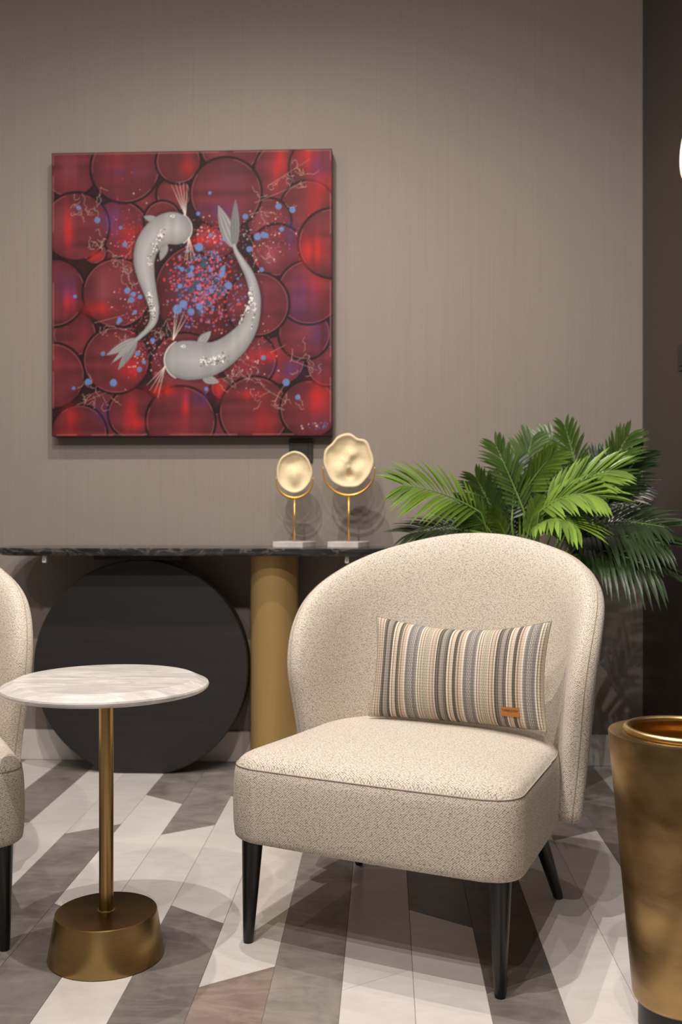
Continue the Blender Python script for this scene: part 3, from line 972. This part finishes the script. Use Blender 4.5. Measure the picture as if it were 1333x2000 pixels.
# ------------------------------------------------------------------ painting
# brushed in a 2-D field of colour over the canvas; units are the canvas in photo pixels
NXP = 430
PX0, PX1, PY0_, PY1_ = 101.0, 649.0, 298.0, 851.0
gx, gy = np.meshgrid(np.linspace(PX0, PX1, NXP), np.linspace(PY0_, PY1_, NXP))
rs = np.random.RandomState(11)
def L3(r, g, b): return np.array([lin(r), lin(g), lin(b)])
def vnoise(cells, cy=None):
    cy = cy or cells
    g_ = rs.rand(cy + 3, cells + 3)
    x = (gx - PX0) / (PX1 - PX0) * cells; y = (gy - PY0_) / (PY1_ - PY0_) * cy
    ix = x.astype(int); iy = y.astype(int); fx = x - ix; fy = y - iy
    fx = fx * fx * (3 - 2 * fx); fy = fy * fy * (3 - 2 * fy)
    return (g_[iy, ix] * (1 - fx) + g_[iy, ix + 1] * fx) * (1 - fy) + (g_[iy + 1, ix] * (1 - fx) + g_[iy + 1, ix + 1] * fx) * fy
img = np.zeros((NXP, NXP, 3)); img[:] = L3(40, 14, 16)
hgt = np.zeros((NXP, NXP))
def over(mask, c_):
    global img
    m = np.clip(mask, 0, 1)[..., None]
    img = img * (1 - m) + np.asarray(c_) * m
def q(x, y):   # crop coordinates -> photo pixels
    return 80 + x * 590 / 1333.0, 280 + y * 590 / 1333.0
circ = [(720, 660, 215), (440, 230, 80), (590, 230, 75), (345, 390, 135), (130, 110, 125), (840, 20, 130), (1090, 140, 145), (1240, 120, 140), (1180, 300, 120), (1010, 350, 95),
        (540, 340, 80), (240, 480, 50), (1045, 480, 112), (150, 840, 95), (280, 1190, 105), (410, 1190, 110), (780, 1270, 80), (640, 990, 150), (780, 420, 90), (1060, 960, 105),
        (920, 960, 120), (800, 1080, 45), (375, 110, 152), (610, 85, 97), (820, 228, 155), (155, 365, 147), (50, 657, 148), (338, 660, 150), (335, 955, 145), (50, 1022, 142),
        (170, 1275, 122), (620, 1225, 152), (945, 1185, 152), (1185, 1175, 125), (1265, 985, 88), (1165, 845, 112), (1185, 665, 138), (1290, 452, 150), (958, 715, 138)]
nA, nB, nC = vnoise(9, 40), vnoise(60, 8), vnoise(16)
for i, (cx, cy, cr) in enumerate(circ):
    x, y = q(cx, cy); r = cr * 590 / 1333.0
    d = np.hypot(gx - x, gy - y)
    base = L3(96, 36, 42) if i else L3(76, 26, 28)
    f = np.clip(d / r, 0, 1)
    cc_ = base[None, None] * (1.12 - 0.35 * f[..., None] ** 3)
    ring_ = 0.90 + 0.10 * np.sin(d * 1.9)
    cc_ = cc_ * ring_[..., None]
    cc_ = cc_ * (0.72 + 0.6 * nA)[..., None]
    # pink bloom and red glow patches on some discs
    ox, oy = rs.uniform(-0.5, 0.5, 2) * r
    g_ = np.exp(-(((gx - x - ox) / (0.34 * r)) ** 2 + ((gy - y - oy) / (0.5 * r)) ** 2))
    c2 = [L3(170, 34, 34), L3(140, 66, 76), L3(136, 40, 52), L3(84, 44, 70)][rs.randint(4)]
    cc_ = cc_ * (1 - 0.45 * g_[..., None]) + c2 * 0.45 * g_[..., None]
    over(np.clip((r + 4.8 - d) / 2.0, 0, 1), L3(24, 9, 10))          # dark outline
    over(np.clip((r - d) / 1.4, 0, 1), cc_)
    over(np.clip(1 - np.abs(d - (r - 2.2)) / 1.2, 0, 1) * 0.35 * (nC > 0.45), L3(190, 110, 110))
# red flame dabs and purple veils
for (cx, cy, w_, h_) in [(1055, 110, 30, 85), (1200, 480, 55, 60), (1180, 60, 45, 70), (1225, 1130, 40, 75), (125, 690, 22, 45), (245, 730, 60, 30), (120, 380, 20, 80), (400, 1190, 30, 70), (785, 1085, 30, 35), (540, 1090, 70, 25), (1240, 190, 45, 60),
                        (400, 1000, 40, 30), (240, 495, 35, 18), (395, 390, 40, 25), (930, 1110, 60, 18), (140, 1200, 35, 45), (730, 430, 70, 20), (1000, 940, 60, 25), (640, 1150, 18, 45), (420, 1235, 40, 20)]:
    x, y = q(cx, cy); s_ = 590 / 1333.0
    g_ = np.exp(-(((gx - x) / (w_ * s_)) ** 2 + ((gy - y) / (h_ * s_)) ** 2))
    over(g_ * (0.25 + 0.65 * nB), L3(184, 32, 26))
for (cx, cy, w_, h_) in [(1150, 690, 60, 90), (1100, 420, 25, 70), (390, 130, 80, 25), (270, 1190, 30, 50), (130, 650, 30, 40), (1220, 850, 40, 60), (700, 1130, 60, 30), (320, 330, 50, 60), (1090, 1000, 60, 30), (1220, 120, 30, 60), (790, 310, 90, 30)]:
    x, y = q(cx, cy); s_ = 590 / 1333.0
    g_ = np.exp(-(((gx - x) / (w_ * s_)) ** 2 + ((gy - y) / (h_ * s_)) ** 2))
    over(g_ * 0.5 * nB, L3(70, 48, 110))
def dot(x, y, r, c_, a=1.0):
    x0 = max(0, int((x - r - 3 - PX0) / (PX1 - PX0) * NXP)); x1 = min(NXP, int((x + r + 3 - PX0) / (PX1 - PX0) * NXP) + 2)
    y0 = max(0, int((y - r - 3 - PY0_) / (PY1_ - PY0_) * NXP)); y1 = min(NXP, int((y + r + 3 - PY0_) / (PY1_ - PY0_) * NXP) + 2)
    if x1 <= x0 or y1 <= y0: return
    d = np.hypot(gx[y0:y1, x0:x1] - x, gy[y0:y1, x0:x1] - y)
    m = (np.clip((r + 0.5 - d) / 1.2, 0, 1) * a)[..., None]
    img[y0:y1, x0:x1] = img[y0:y1, x0:x1] * (1 - m) + c_ * m
    hgt[y0:y1, x0:x1] += m[..., 0] * 0.25
def line(p0, p1, r0, r1, c_, a=1.0):
    n_ = max(2, int(math.hypot(p1[0] - p0[0], p1[1] - p0[1]) / 0.8))
    for i in range(n_ + 1):
        f = i / n_
        dot(p0[0] + f * (p1[0] - p0[0]), p0[1] + f * (p1[1] - p0[1]), r0 + f * (r1 - r0), c_, a)
BLUE, TEAL, PINK, VIO, CREAM_, RED2 = L3(92, 118, 166), L3(44, 66, 84), L3(186, 70, 88), L3(112, 84, 136), L3(222, 186, 172), L3(206, 48, 46)
# splashed heart between the fish
for i in range(1000):
    x = 402 + rs.randn() * 36; y = 562 + rs.randn() * 41
    if abs(x - 402) > 82 or abs(y - 562) > 92: continue
    k_ = rs.rand()
    c_ = PINK if k_ < 0.42 else BLUE if k_ < 0.62 else VIO if k_ < 0.76 else RED2 if k_ < 0.83 else TEAL if k_ < 0.90 else CREAM_
    dot(x, y, rs.uniform(0.5, 2.3) * (0.5 if c_ is CREAM_ else 1.15), c_, 0.8)
for i in range(34):
    a = rs.uniform(0, 2 * PI); rr = rs.rand() ** 0.5
    dot(392 + math.cos(a) * rr * 55, 560 + math.sin(a) * rr * 62, rs.uniform(2.5, 5.2), BLUE if rs.rand() < 0.55 else TEAL, 0.9)
for (x, y, r) in [(385, 553, 6), (376, 567, 7), (400, 520, 7), (430, 577, 5), (392, 600, 7), (360, 595, 8), (348, 605, 9), (375, 610, 7)]:
    dot(x, y, r, TEAL if y < 590 else BLUE, 0.85)
# pink and blue spatter around
for cx, cy, rx, ry, n_ in [(300, 690, 60, 45, 260), (265, 600, 40, 60, 170), (470, 690, 60, 50, 240), (255, 470, 45, 70, 150), (520, 470, 60, 55, 170), (430, 455, 60, 25, 190)]:
    for i in range(n_):
        x = cx + rs.randn() * rx * 0.55; y = cy + rs.randn() * ry * 0.55
        k_ = rs.rand()
        dot(x, y, rs.uniform(0.4, 1.6), PINK if k_ < 0.4 else RED2 if k_ < 0.6 else CREAM_ if k_ < 0.85 else VIO, 0.8)
for (x, y, r) in [(388, 420, 4), (412, 380, 3.2), (390, 485, 8), (413, 462, 4), (480, 427, 5.5), (545, 408, 6), (572, 415, 6), (552, 452, 4.5), (505, 466, 7), (516, 463, 6), (522, 464, 5), (488, 490, 6), (512, 530, 4.5),
                  (250, 568, 6), (262, 575, 5), (258, 586, 6), (275, 580, 4.5), (265, 610, 4), (235, 625, 5), (233, 630, 3.5), (270, 690, 5), (203, 690, 4.5), (172, 745, 6.5), (223, 747, 7), (222, 745, 5), (144, 757, 3.5), (273, 721, 5),
                  (560, 748, 7), (582, 777, 5), (405, 760, 4), (283, 707, 4), (155, 405, 4.5), (192, 430, 6), (245, 478, 5), (238, 445, 3.5), (147, 578, 3.5), (300, 665, 5), (435, 540, 5), (448, 560, 7), (516, 700, 4.5), (440, 470, 4)]:
    dot(x + rs.uniform(-1, 1), y, r, BLUE, 0.92)
# dribbled cream threads
def squiggle(cx, cy, w_, h_, n_, seg=7):
    for i in range(n_):
        x, y = cx + rs.uniform(-w_, w_), cy + rs.uniform(-h_, h_)
        a = rs.uniform(0, 2 * PI)
        for k_ in range(seg):
            a += rs.uniform(-1.3, 1.3)
            L = rs.uniform(1.5, 6)
            x2, y2 = x + L * math.cos(a), y + L * math.sin(a)
            line((x, y), (x2, y2), 0.40, 0.15, CREAM_, 0.55)
            x, y = x2, y2
for args in [(180, 395, 38, 22, 14), (195, 470, 22, 20, 8), (240, 505, 20, 30, 12), (250, 540, 15, 20, 7), (580, 340, 30, 25, 9), (545, 395, 40, 25, 10), (185, 770, 40, 20, 12), (540, 770, 45, 22, 14), (590, 715, 35, 30, 9), (480, 720, 30, 20, 12), (310, 645, 25, 18, 9), (450, 740, 20, 12, 6), (520, 500, 25, 20, 6), (215, 640, 30, 20, 6)]:
    squiggle(*args)
for p0, p1 in [((530, 365), (605, 318)), ((500, 400), (600, 360)), ((150, 790), (210, 765)), ((530, 690), (560, 675)), ((185, 630), (245, 615)), ((570, 705), (620, 725)), ((520, 760), (560, 785))]:
    line(p0, p1, 0.4, 0.2, CREAM_, 0.45)
# the two fish
GREY = np.array(L3(152, 149, 150))
def fish(spine, fins, dark):
    global img, hgt
    sp_ = catmull([(x, y, r) for x, y, r in spine], 14)
    best = np.full((NXP, NXP), -1e9); side = np.zeros((NXP, NXP))
    for i in range(len(sp_)):
        p = sp_[i]
        tn = (sp_[min(i + 1, len(sp_) - 1)] - sp_[max(i - 1, 0)])
        nx_, ny_ = -tn.y, tn.x
        nl = math.hypot(nx_, ny_) or 1.0
        d = np.hypot(gx - p.x, gy - p.y)
        v = 1 - d / max(p.z, 0.5)
        px_ = p.z - d
        upd = px_ > best
        best = np.where(upd, px_, best)
        side = np.where(upd, np.clip(v, 0, 1), side)
    # soft dark halo at the inner curve, then the body
    over(np.clip((best + 9) / 9, 0, 1) * 0.55, L3(36, 10, 10))
    for poly, shade in fins: fan(poly, shade)
    shade = 0.55 + 0.55 * np.clip(side, 0, 1) ** 0.6 + 0.06 * (nC - 0.5)
    body = GREY[None, None] * shade[..., None]
    over(np.clip((best + 0.6) / 1.2, 0, 1), body)
    hgt += np.clip(best / 6, 0, 1) * 1.2
def fan(poly, shade):
    base_, tip, wid = poly
    bx, by = base_; tx, ty = tip
    L = math.hypot(tx - bx, ty - by); ux, uy = (tx - bx) / L, (ty - by) / L
    a = (gx - bx) * ux + (gy - by) * uy
    b = -(gx - bx) * uy + (gy - by) * ux
    f = np.clip(a / L, 0, 1)
    w_ = wid * np.sin(np.clip(f, 0, 1) ** 0.75 * PI) ** 0.8 + 1.2 * (1 - f)
    m = np.clip((w_ - np.abs(b)) / 1.2 + 0.4, 0, 1) * (a > -0.5) * (a < L)
    str_ = 0.80 + 0.22 * np.sin(b / np.maximum(w_, 0.8) * 11 + 0.5)
    c_ = (GREY * shade)[None, None] * str_[..., None]
    over(m, c_)
def scales(path, w_, n_):
    for i in range(int(n_ * 1.3)):
        f = rs.rand() * (len(path) - 1); k_ = int(f); f -= k_
        x = path[k_][0] * (1 - f) + path[k_ + 1][0] * f + rs.randn() * w_ * 0.8; y = path[k_][1] * (1 - f) + path[k_ + 1][1] * f + rs.randn() * w_ * 0.8
        dot(x, y, rs.uniform(0.8, 1.7), L3(232, 228, 222), 0.95)
    for i in range(n_):
        f = rs.rand() * (len(path) - 1); k_ = int(f); f -= k_
        x = path[k_][0] * (1 - f) + path[k_ + 1][0] * f + rs.randn() * w_; y = path[k_][1] * (1 - f) + path[k_ + 1][1] * f + rs.randn() * w_
        dot(x, y, rs.uniform(0.7, 1.5), L3(26, 24, 26), 0.9)
f1 = [(352, 450, 25), (346, 449, 30), (335, 447, 31), (318, 452, 29), (301, 465, 26), (288, 485, 23), (283, 508, 20.5), (285, 530, 18), (290, 553, 15), (298, 582, 11.5), (303, 605, 9.5), (301, 627, 7.5), (288, 646, 5.0), (266, 665, 3.5)]
fish(f1, [(((268, 662), (209, 693), 8), 0.95), (((268, 664), (232, 722), 8), 0.80), (((268, 663), (220, 708), 5), 1.05), (((308, 432), (282, 424), 6), 0.95), (((326, 478), (315, 510), 7), 0.95)], None)
f2 = [(352, 703, 30), (358, 703, 36), (372, 704, 38), (395, 704, 35.5), (418, 700, 31), (440, 689, 27), (466, 668, 23), (487, 640, 17.5), (498, 608, 12.5), (499, 575, 10.5), (489, 540, 8.8), (475, 515, 6.5), (463, 494, 4.2), (459, 482, 3.4)]
fish(f2, [(((459, 486), (428, 404), 13), 0.92), (((460, 484), (462, 393), 8.5), 0.60), (((390, 672), (414, 648), 8), 1.0), (((398, 738), (430, 747), 8), 1.0)], None)
over(np.clip(1 - np.abs(np.hypot(gx - 346, gy - 449) - 31) / 1.4, 0, 1) * (gx > 360) * 0.7, L3(232, 226, 220))
over(np.clip(1 - np.abs(np.hypot(gx - 362, gy - 703) - 39) / 1.6, 0, 1) * (gx < 345) * 0.7, L3(232, 226, 220))
scales([(322, 452), (312, 470), (300, 495)], 3.6, 46); scales([(292, 505), (296, 525)], 2.2, 10)
scales([(292, 576), (300, 605), (300, 622)], 2.8, 40)
scales([(490, 565), (492, 590), (482, 612), (468, 632)], 2.4, 60); scales([(395, 706), (420, 706), (440, 700)], 4.2, 90)
scales([(500, 595), (493, 640)], 2.5, 10)
for (x, y) in [(340, 424), (361, 677)]:
    dot(x, y, 3.2, L3(214, 210, 206)); dot(x, y, 1.5, L3(30, 28, 30)); dot(x - 4.5, y, 1.6, L3(222, 218, 212))
WH = L3(226, 206, 198)
for (b_, tips) in [((364, 423), [(337, 364), (345, 362), (352, 358), (360, 360), (368, 364)]), ((371, 466), [(362, 512), (367, 516), (376, 514), (384, 512)]),
                   ((340, 664), [(345, 598), (349, 612), (362, 610), (366, 622)]), ((324, 716), [(288, 752), (294, 762), (303, 766), (310, 776)])]:
    for tp in tips: line(b_, tp, 0.9, 0.25, WH, 0.55)
# signature dabs in the lower right corner
for i in range(26):
    dot(rs.uniform(588, 640), 833 + rs.uniform(-7, 6), rs.uniform(0.8, 2.2), [BLUE, VIO, CREAM_][rs.randint(3)] * 0.8, 0.7)
# worn light rim of the canvas
edge_d = np.minimum(np.minimum(gx - PX0, PX1 - gx), np.minimum(gy - PY0_, PY1_ - gy))
over(np.clip(1 - np.abs(edge_d - 3.0) / 1.6, 0, 1) * 0.45 * (nC > 0.4), L3(176, 120, 112))
over(np.clip(1 - edge_d / 2.2, 0, 1), L3(56, 16, 18))
img *= (0.90 + 0.2 * nB)[..., None]
hgt += 0.3 * nA

CX0_, CX1_, CZ0_, CZ1_, CYF, CYB = -1.2337, -0.195, 1.2060, 2.2537, 3.630, 3.6855
wx = (gx - PX0) / (PX1 - PX0) * (CX1_ - CX0_); wz = (CZ1_ - CZ0_) - (gy - PY0_) / (PY1_ - PY0_) * (CZ1_ - CZ0_)
wy = -hgt * 0.0009
vv_ = np.stack([wx, wy, wz], -1).reshape(-1, 3)
ii = np.arange(NXP * NXP).reshape(NXP, NXP)
ff = np.stack([ii[1:, :-1], ii[1:, 1:], ii[:-1, 1:], ii[:-1, :-1]], -1).reshape(-1, 4)
pa = empty('painting', (CX0_, CYF, CZ0_))
me = bpy.data.meshes.new('canvas')
me.vertices.add(len(vv_)); me.vertices.foreach_set('co', vv_.astype(np.float32).ravel())
me.loops.add(ff.size); me.loops.foreach_set('vertex_index', ff.astype(np.int32).ravel())
me.polygons.add(len(ff)); me.polygons.foreach_set('loop_start', np.arange(0, ff.size, 4, dtype=np.int32)); 
me.polygons.foreach_set('use_smooth', [True] * len(ff))
me.update(calc_edges=True); me.validate()
at_ = me.color_attributes.new('paint', 'FLOAT_COLOR', 'POINT')
at_.data.foreach_set('color', np.concatenate([img.reshape(-1, 3), np.ones((NXP * NXP, 1))], 1).astype(np.float32).ravel())
t = NT('oil_paint')
ca_ = t.n('ShaderNodeVertexColor'); ca_.layer_name = 'paint'
c = obj_coord(t)
t.bump(t.noise(c, 420.0, 3), 0.12, 0.001)
M['paint'] = t.set(ca_.outputs[0], 0.6, 0.0, 0.2)
me.materials.append(M['paint'])
cvs = bpy.data.objects.new('canvas', me); col.objects.link(cvs); cvs.parent = pa
t = NT('canvas_edge'); c = obj_coord(t)
nz = t.noise(t.mapping(c, (20, 20, 20)), 1.0, 3)
M['canvas_edge'] = t.set(t.mix(nz, rgb(48, 16, 18), rgb(84, 24, 26)), 0.7)
box('stretcher', (0.0, 0.0005, 0.0), (CX1_ - CX0_, CYB - CYF, CZ1_ - CZ0_), M['canvas_edge'], pa)
tag(pa, 'square red painting of two grey fish circling over stacked discs', 'painting')

# ------------------------------------------------------------------ potted palm
t = NT('palm_leaf')
at2 = t.n('ShaderNodeVertexColor'); at2.layer_name = 'tint'
c = obj_coord(t)
nz = t.noise(c, 30.0, 3)
cc = t.mix(t.math('MULTIPLY', nz, 0.3), at2.outputs[0], rgb(62, 84, 34))
t.b.inputs['Subsurface Weight'].default_value = 0.0
t.b.inputs['Transmission Weight'].default_value = 0.0
M['leaf'] = t.set(cc, 0.29, 0.0, 0.55)
t = NT('palm_stem'); c = obj_coord(t)
nz = t.noise(c, 40.0, 3)
M['stem'] = t.set(t.mix(nz, rgb(92, 126, 50), rgb(120, 150, 66)), 0.45)
t = NT('potting_soil'); c = obj_coord(t)
nz = t.noise(c, 60.0, 5)
t.bump(nz, 1.0, 0.02)
M['soil'] = t.set(t.mix(nz, rgb(34, 26, 20), rgb(62, 48, 38)), 0.95)

PC = Vector((0.445, 3.27, 0))
palm = empty('potted_palm', PC)
lathe('pot', [(0.115, 0.0), (0.122, 0.004), (0.165, 0.60), (0.168, 0.608), (0.164, 0.614), (0.152, 0.614), (0.150, 0.60), (0.146, 0.56), (0.002, 0.56)], M['brass_planter'], palm, n=96, cap=False)
lathe('soil', [(0.145, 0.570), (0.147, 0.578), (0.10, 0.588), (0.002, 0.592)], M['soil'], palm, n=48, cap=False)

def leaflet_mesh(p0, d, L, wd, nrm, droop, tint, tip_tint):
    """a folded lance-shaped leaflet: returns verts, faces, colours"""
    d = d.normalized()
    sd = d.cross(nrm).normalized()
    vs, fs, cs = [], [], []
    prof = [(0.0, 0.22), (0.22, 0.85), (0.50, 1.0), (0.78, 0.62), (1.0, 0.03)]
    for f, w_ in prof:
        c_ = p0 + d * (L * f) + Vector((0, 0, -1)) * (droop * L * f * f)
        n_ = nrm
        for k_ in (-1, 0, 1):
            vs.append(c_ + sd * (k_ * wd * w_) - n_ * (0.28 * wd * w_ * (1 if k_ == 0 else 0)))
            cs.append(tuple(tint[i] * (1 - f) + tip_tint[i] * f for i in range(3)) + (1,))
    for i in range(len(prof) - 1):
        for k_ in range(2):
            a = i * 3 + k_
            fs.append((a, a + 1, a + 4, a + 3))
    return vs, fs, cs

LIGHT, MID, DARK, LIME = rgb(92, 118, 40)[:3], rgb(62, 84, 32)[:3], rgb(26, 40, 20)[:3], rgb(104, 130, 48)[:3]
rl = random.Random(21)
def leaf_obj(name, vs, fs, cs, parent):
    o = mesh_obj(name, vs, fs, M['leaf'], parent, smooth=True)
    ca = o.data.color_attributes.new('tint', 'FLOAT_COLOR', 'POINT')
    ca.data.foreach_set('color', np.array(cs, dtype=np.float32).ravel())
    return o
def frond(b, tip, L, tint, nrm, sag=0.03, pairs=15, wd=0.0075, ang=52, droop=0.25, separate=True, crown=None, tipt=None):
    """b: where the leaflets start, tip: end of the rachis (world)"""
    b, tip, nrm = Vector(b), Vector(tip), Vector(nrm).normalized()
    crown = Vector(crown or (PC.x + (b.x - PC.x) * 0.2, PC.y + (b.y - PC.y) * 0.2, 0.585))
    pts = []
    mid = (crown + b) / 2 + Vector((0, 0, 0.02))
    for i in range(7):
        f = i / 6
        pts.append(crown * (1 - f) ** 2 + mid * 2 * f * (1 - f) + b * f * f)
    ctl = (b + tip) / 2 + Vector((0, 0, sag))
    n_ = 24
    cur = [b * (1 - i / n_) ** 2 + ctl * 2 * (i / n_) * (1 - i / n_) + tip * (i / n_) ** 2 for i in range(n_ + 1)]
    allp = [p - PC for p in pts[:-1]] + [p - PC for p in cur]
    rr = [0.0042 - 0.0034 * i / (len(allp) - 1) for i in range(len(allp))]
    stem = tube('frond', allp, rr, M['stem'], palm, n=6)
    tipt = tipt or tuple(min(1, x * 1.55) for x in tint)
    V, F, Cc = [], [], []
    if not separate: pairs = int(pairs * 1.3)
    wd *= 0.86; L *= 1.22; pairs = int(pairs * 1.1)
    for i in range(pairs):
        f = 0.03 + 0.95 * (i + 0.5) / pairs
        k_ = f * n_; j = min(int(k_), n_ - 1); u = k_ - j
        p = cur[j] * (1 - u) + cur[j + 1] * u - PC
        tn = (cur[j + 1] - cur[j]).normalized()
        side = tn.cross(nrm).normalized()
        nn_ = side.cross(tn).normalized()
        ln_ = L * (0.45 + 0.75 * math.sin(PI * min(1, f * 0.86 + 0.10)) ** 0.8)
        a = R(ang - 24 * f)
        for s_ in (-1, 1):
            d = tn * math.cos(a) + side * (s_ * math.sin(a)) + nn_ * 0.16 + Vector((rl.uniform(-.05, .05), rl.uniform(-.05, .05), rl.uniform(-.05, .05)))
            jit = rl.uniform(0.62, 1.22)
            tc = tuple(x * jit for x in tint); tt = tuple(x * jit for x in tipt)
            vs, fs, cs = leaflet_mesh(p, d, ln_ * rl.uniform(0.9, 1.08), wd * rl.uniform(0.85, 1.1), nn_, droop, tc, tt)
            if separate: leaf_obj('leaflet', vs, fs, cs, stem)
            else:
                o0 = len(V); V += vs; Cc += cs; F += [tuple(o0 + q_ for q_ in f_) for f_ in fs]
    if not separate:
        tag(leaf_obj('leaflets', V, F, Cc, stem), kind='stuff')
    return stem

N0 = (0.0, -0.75, 0.65)
# the fronds that show clearest: every leaflet is a piece of its own
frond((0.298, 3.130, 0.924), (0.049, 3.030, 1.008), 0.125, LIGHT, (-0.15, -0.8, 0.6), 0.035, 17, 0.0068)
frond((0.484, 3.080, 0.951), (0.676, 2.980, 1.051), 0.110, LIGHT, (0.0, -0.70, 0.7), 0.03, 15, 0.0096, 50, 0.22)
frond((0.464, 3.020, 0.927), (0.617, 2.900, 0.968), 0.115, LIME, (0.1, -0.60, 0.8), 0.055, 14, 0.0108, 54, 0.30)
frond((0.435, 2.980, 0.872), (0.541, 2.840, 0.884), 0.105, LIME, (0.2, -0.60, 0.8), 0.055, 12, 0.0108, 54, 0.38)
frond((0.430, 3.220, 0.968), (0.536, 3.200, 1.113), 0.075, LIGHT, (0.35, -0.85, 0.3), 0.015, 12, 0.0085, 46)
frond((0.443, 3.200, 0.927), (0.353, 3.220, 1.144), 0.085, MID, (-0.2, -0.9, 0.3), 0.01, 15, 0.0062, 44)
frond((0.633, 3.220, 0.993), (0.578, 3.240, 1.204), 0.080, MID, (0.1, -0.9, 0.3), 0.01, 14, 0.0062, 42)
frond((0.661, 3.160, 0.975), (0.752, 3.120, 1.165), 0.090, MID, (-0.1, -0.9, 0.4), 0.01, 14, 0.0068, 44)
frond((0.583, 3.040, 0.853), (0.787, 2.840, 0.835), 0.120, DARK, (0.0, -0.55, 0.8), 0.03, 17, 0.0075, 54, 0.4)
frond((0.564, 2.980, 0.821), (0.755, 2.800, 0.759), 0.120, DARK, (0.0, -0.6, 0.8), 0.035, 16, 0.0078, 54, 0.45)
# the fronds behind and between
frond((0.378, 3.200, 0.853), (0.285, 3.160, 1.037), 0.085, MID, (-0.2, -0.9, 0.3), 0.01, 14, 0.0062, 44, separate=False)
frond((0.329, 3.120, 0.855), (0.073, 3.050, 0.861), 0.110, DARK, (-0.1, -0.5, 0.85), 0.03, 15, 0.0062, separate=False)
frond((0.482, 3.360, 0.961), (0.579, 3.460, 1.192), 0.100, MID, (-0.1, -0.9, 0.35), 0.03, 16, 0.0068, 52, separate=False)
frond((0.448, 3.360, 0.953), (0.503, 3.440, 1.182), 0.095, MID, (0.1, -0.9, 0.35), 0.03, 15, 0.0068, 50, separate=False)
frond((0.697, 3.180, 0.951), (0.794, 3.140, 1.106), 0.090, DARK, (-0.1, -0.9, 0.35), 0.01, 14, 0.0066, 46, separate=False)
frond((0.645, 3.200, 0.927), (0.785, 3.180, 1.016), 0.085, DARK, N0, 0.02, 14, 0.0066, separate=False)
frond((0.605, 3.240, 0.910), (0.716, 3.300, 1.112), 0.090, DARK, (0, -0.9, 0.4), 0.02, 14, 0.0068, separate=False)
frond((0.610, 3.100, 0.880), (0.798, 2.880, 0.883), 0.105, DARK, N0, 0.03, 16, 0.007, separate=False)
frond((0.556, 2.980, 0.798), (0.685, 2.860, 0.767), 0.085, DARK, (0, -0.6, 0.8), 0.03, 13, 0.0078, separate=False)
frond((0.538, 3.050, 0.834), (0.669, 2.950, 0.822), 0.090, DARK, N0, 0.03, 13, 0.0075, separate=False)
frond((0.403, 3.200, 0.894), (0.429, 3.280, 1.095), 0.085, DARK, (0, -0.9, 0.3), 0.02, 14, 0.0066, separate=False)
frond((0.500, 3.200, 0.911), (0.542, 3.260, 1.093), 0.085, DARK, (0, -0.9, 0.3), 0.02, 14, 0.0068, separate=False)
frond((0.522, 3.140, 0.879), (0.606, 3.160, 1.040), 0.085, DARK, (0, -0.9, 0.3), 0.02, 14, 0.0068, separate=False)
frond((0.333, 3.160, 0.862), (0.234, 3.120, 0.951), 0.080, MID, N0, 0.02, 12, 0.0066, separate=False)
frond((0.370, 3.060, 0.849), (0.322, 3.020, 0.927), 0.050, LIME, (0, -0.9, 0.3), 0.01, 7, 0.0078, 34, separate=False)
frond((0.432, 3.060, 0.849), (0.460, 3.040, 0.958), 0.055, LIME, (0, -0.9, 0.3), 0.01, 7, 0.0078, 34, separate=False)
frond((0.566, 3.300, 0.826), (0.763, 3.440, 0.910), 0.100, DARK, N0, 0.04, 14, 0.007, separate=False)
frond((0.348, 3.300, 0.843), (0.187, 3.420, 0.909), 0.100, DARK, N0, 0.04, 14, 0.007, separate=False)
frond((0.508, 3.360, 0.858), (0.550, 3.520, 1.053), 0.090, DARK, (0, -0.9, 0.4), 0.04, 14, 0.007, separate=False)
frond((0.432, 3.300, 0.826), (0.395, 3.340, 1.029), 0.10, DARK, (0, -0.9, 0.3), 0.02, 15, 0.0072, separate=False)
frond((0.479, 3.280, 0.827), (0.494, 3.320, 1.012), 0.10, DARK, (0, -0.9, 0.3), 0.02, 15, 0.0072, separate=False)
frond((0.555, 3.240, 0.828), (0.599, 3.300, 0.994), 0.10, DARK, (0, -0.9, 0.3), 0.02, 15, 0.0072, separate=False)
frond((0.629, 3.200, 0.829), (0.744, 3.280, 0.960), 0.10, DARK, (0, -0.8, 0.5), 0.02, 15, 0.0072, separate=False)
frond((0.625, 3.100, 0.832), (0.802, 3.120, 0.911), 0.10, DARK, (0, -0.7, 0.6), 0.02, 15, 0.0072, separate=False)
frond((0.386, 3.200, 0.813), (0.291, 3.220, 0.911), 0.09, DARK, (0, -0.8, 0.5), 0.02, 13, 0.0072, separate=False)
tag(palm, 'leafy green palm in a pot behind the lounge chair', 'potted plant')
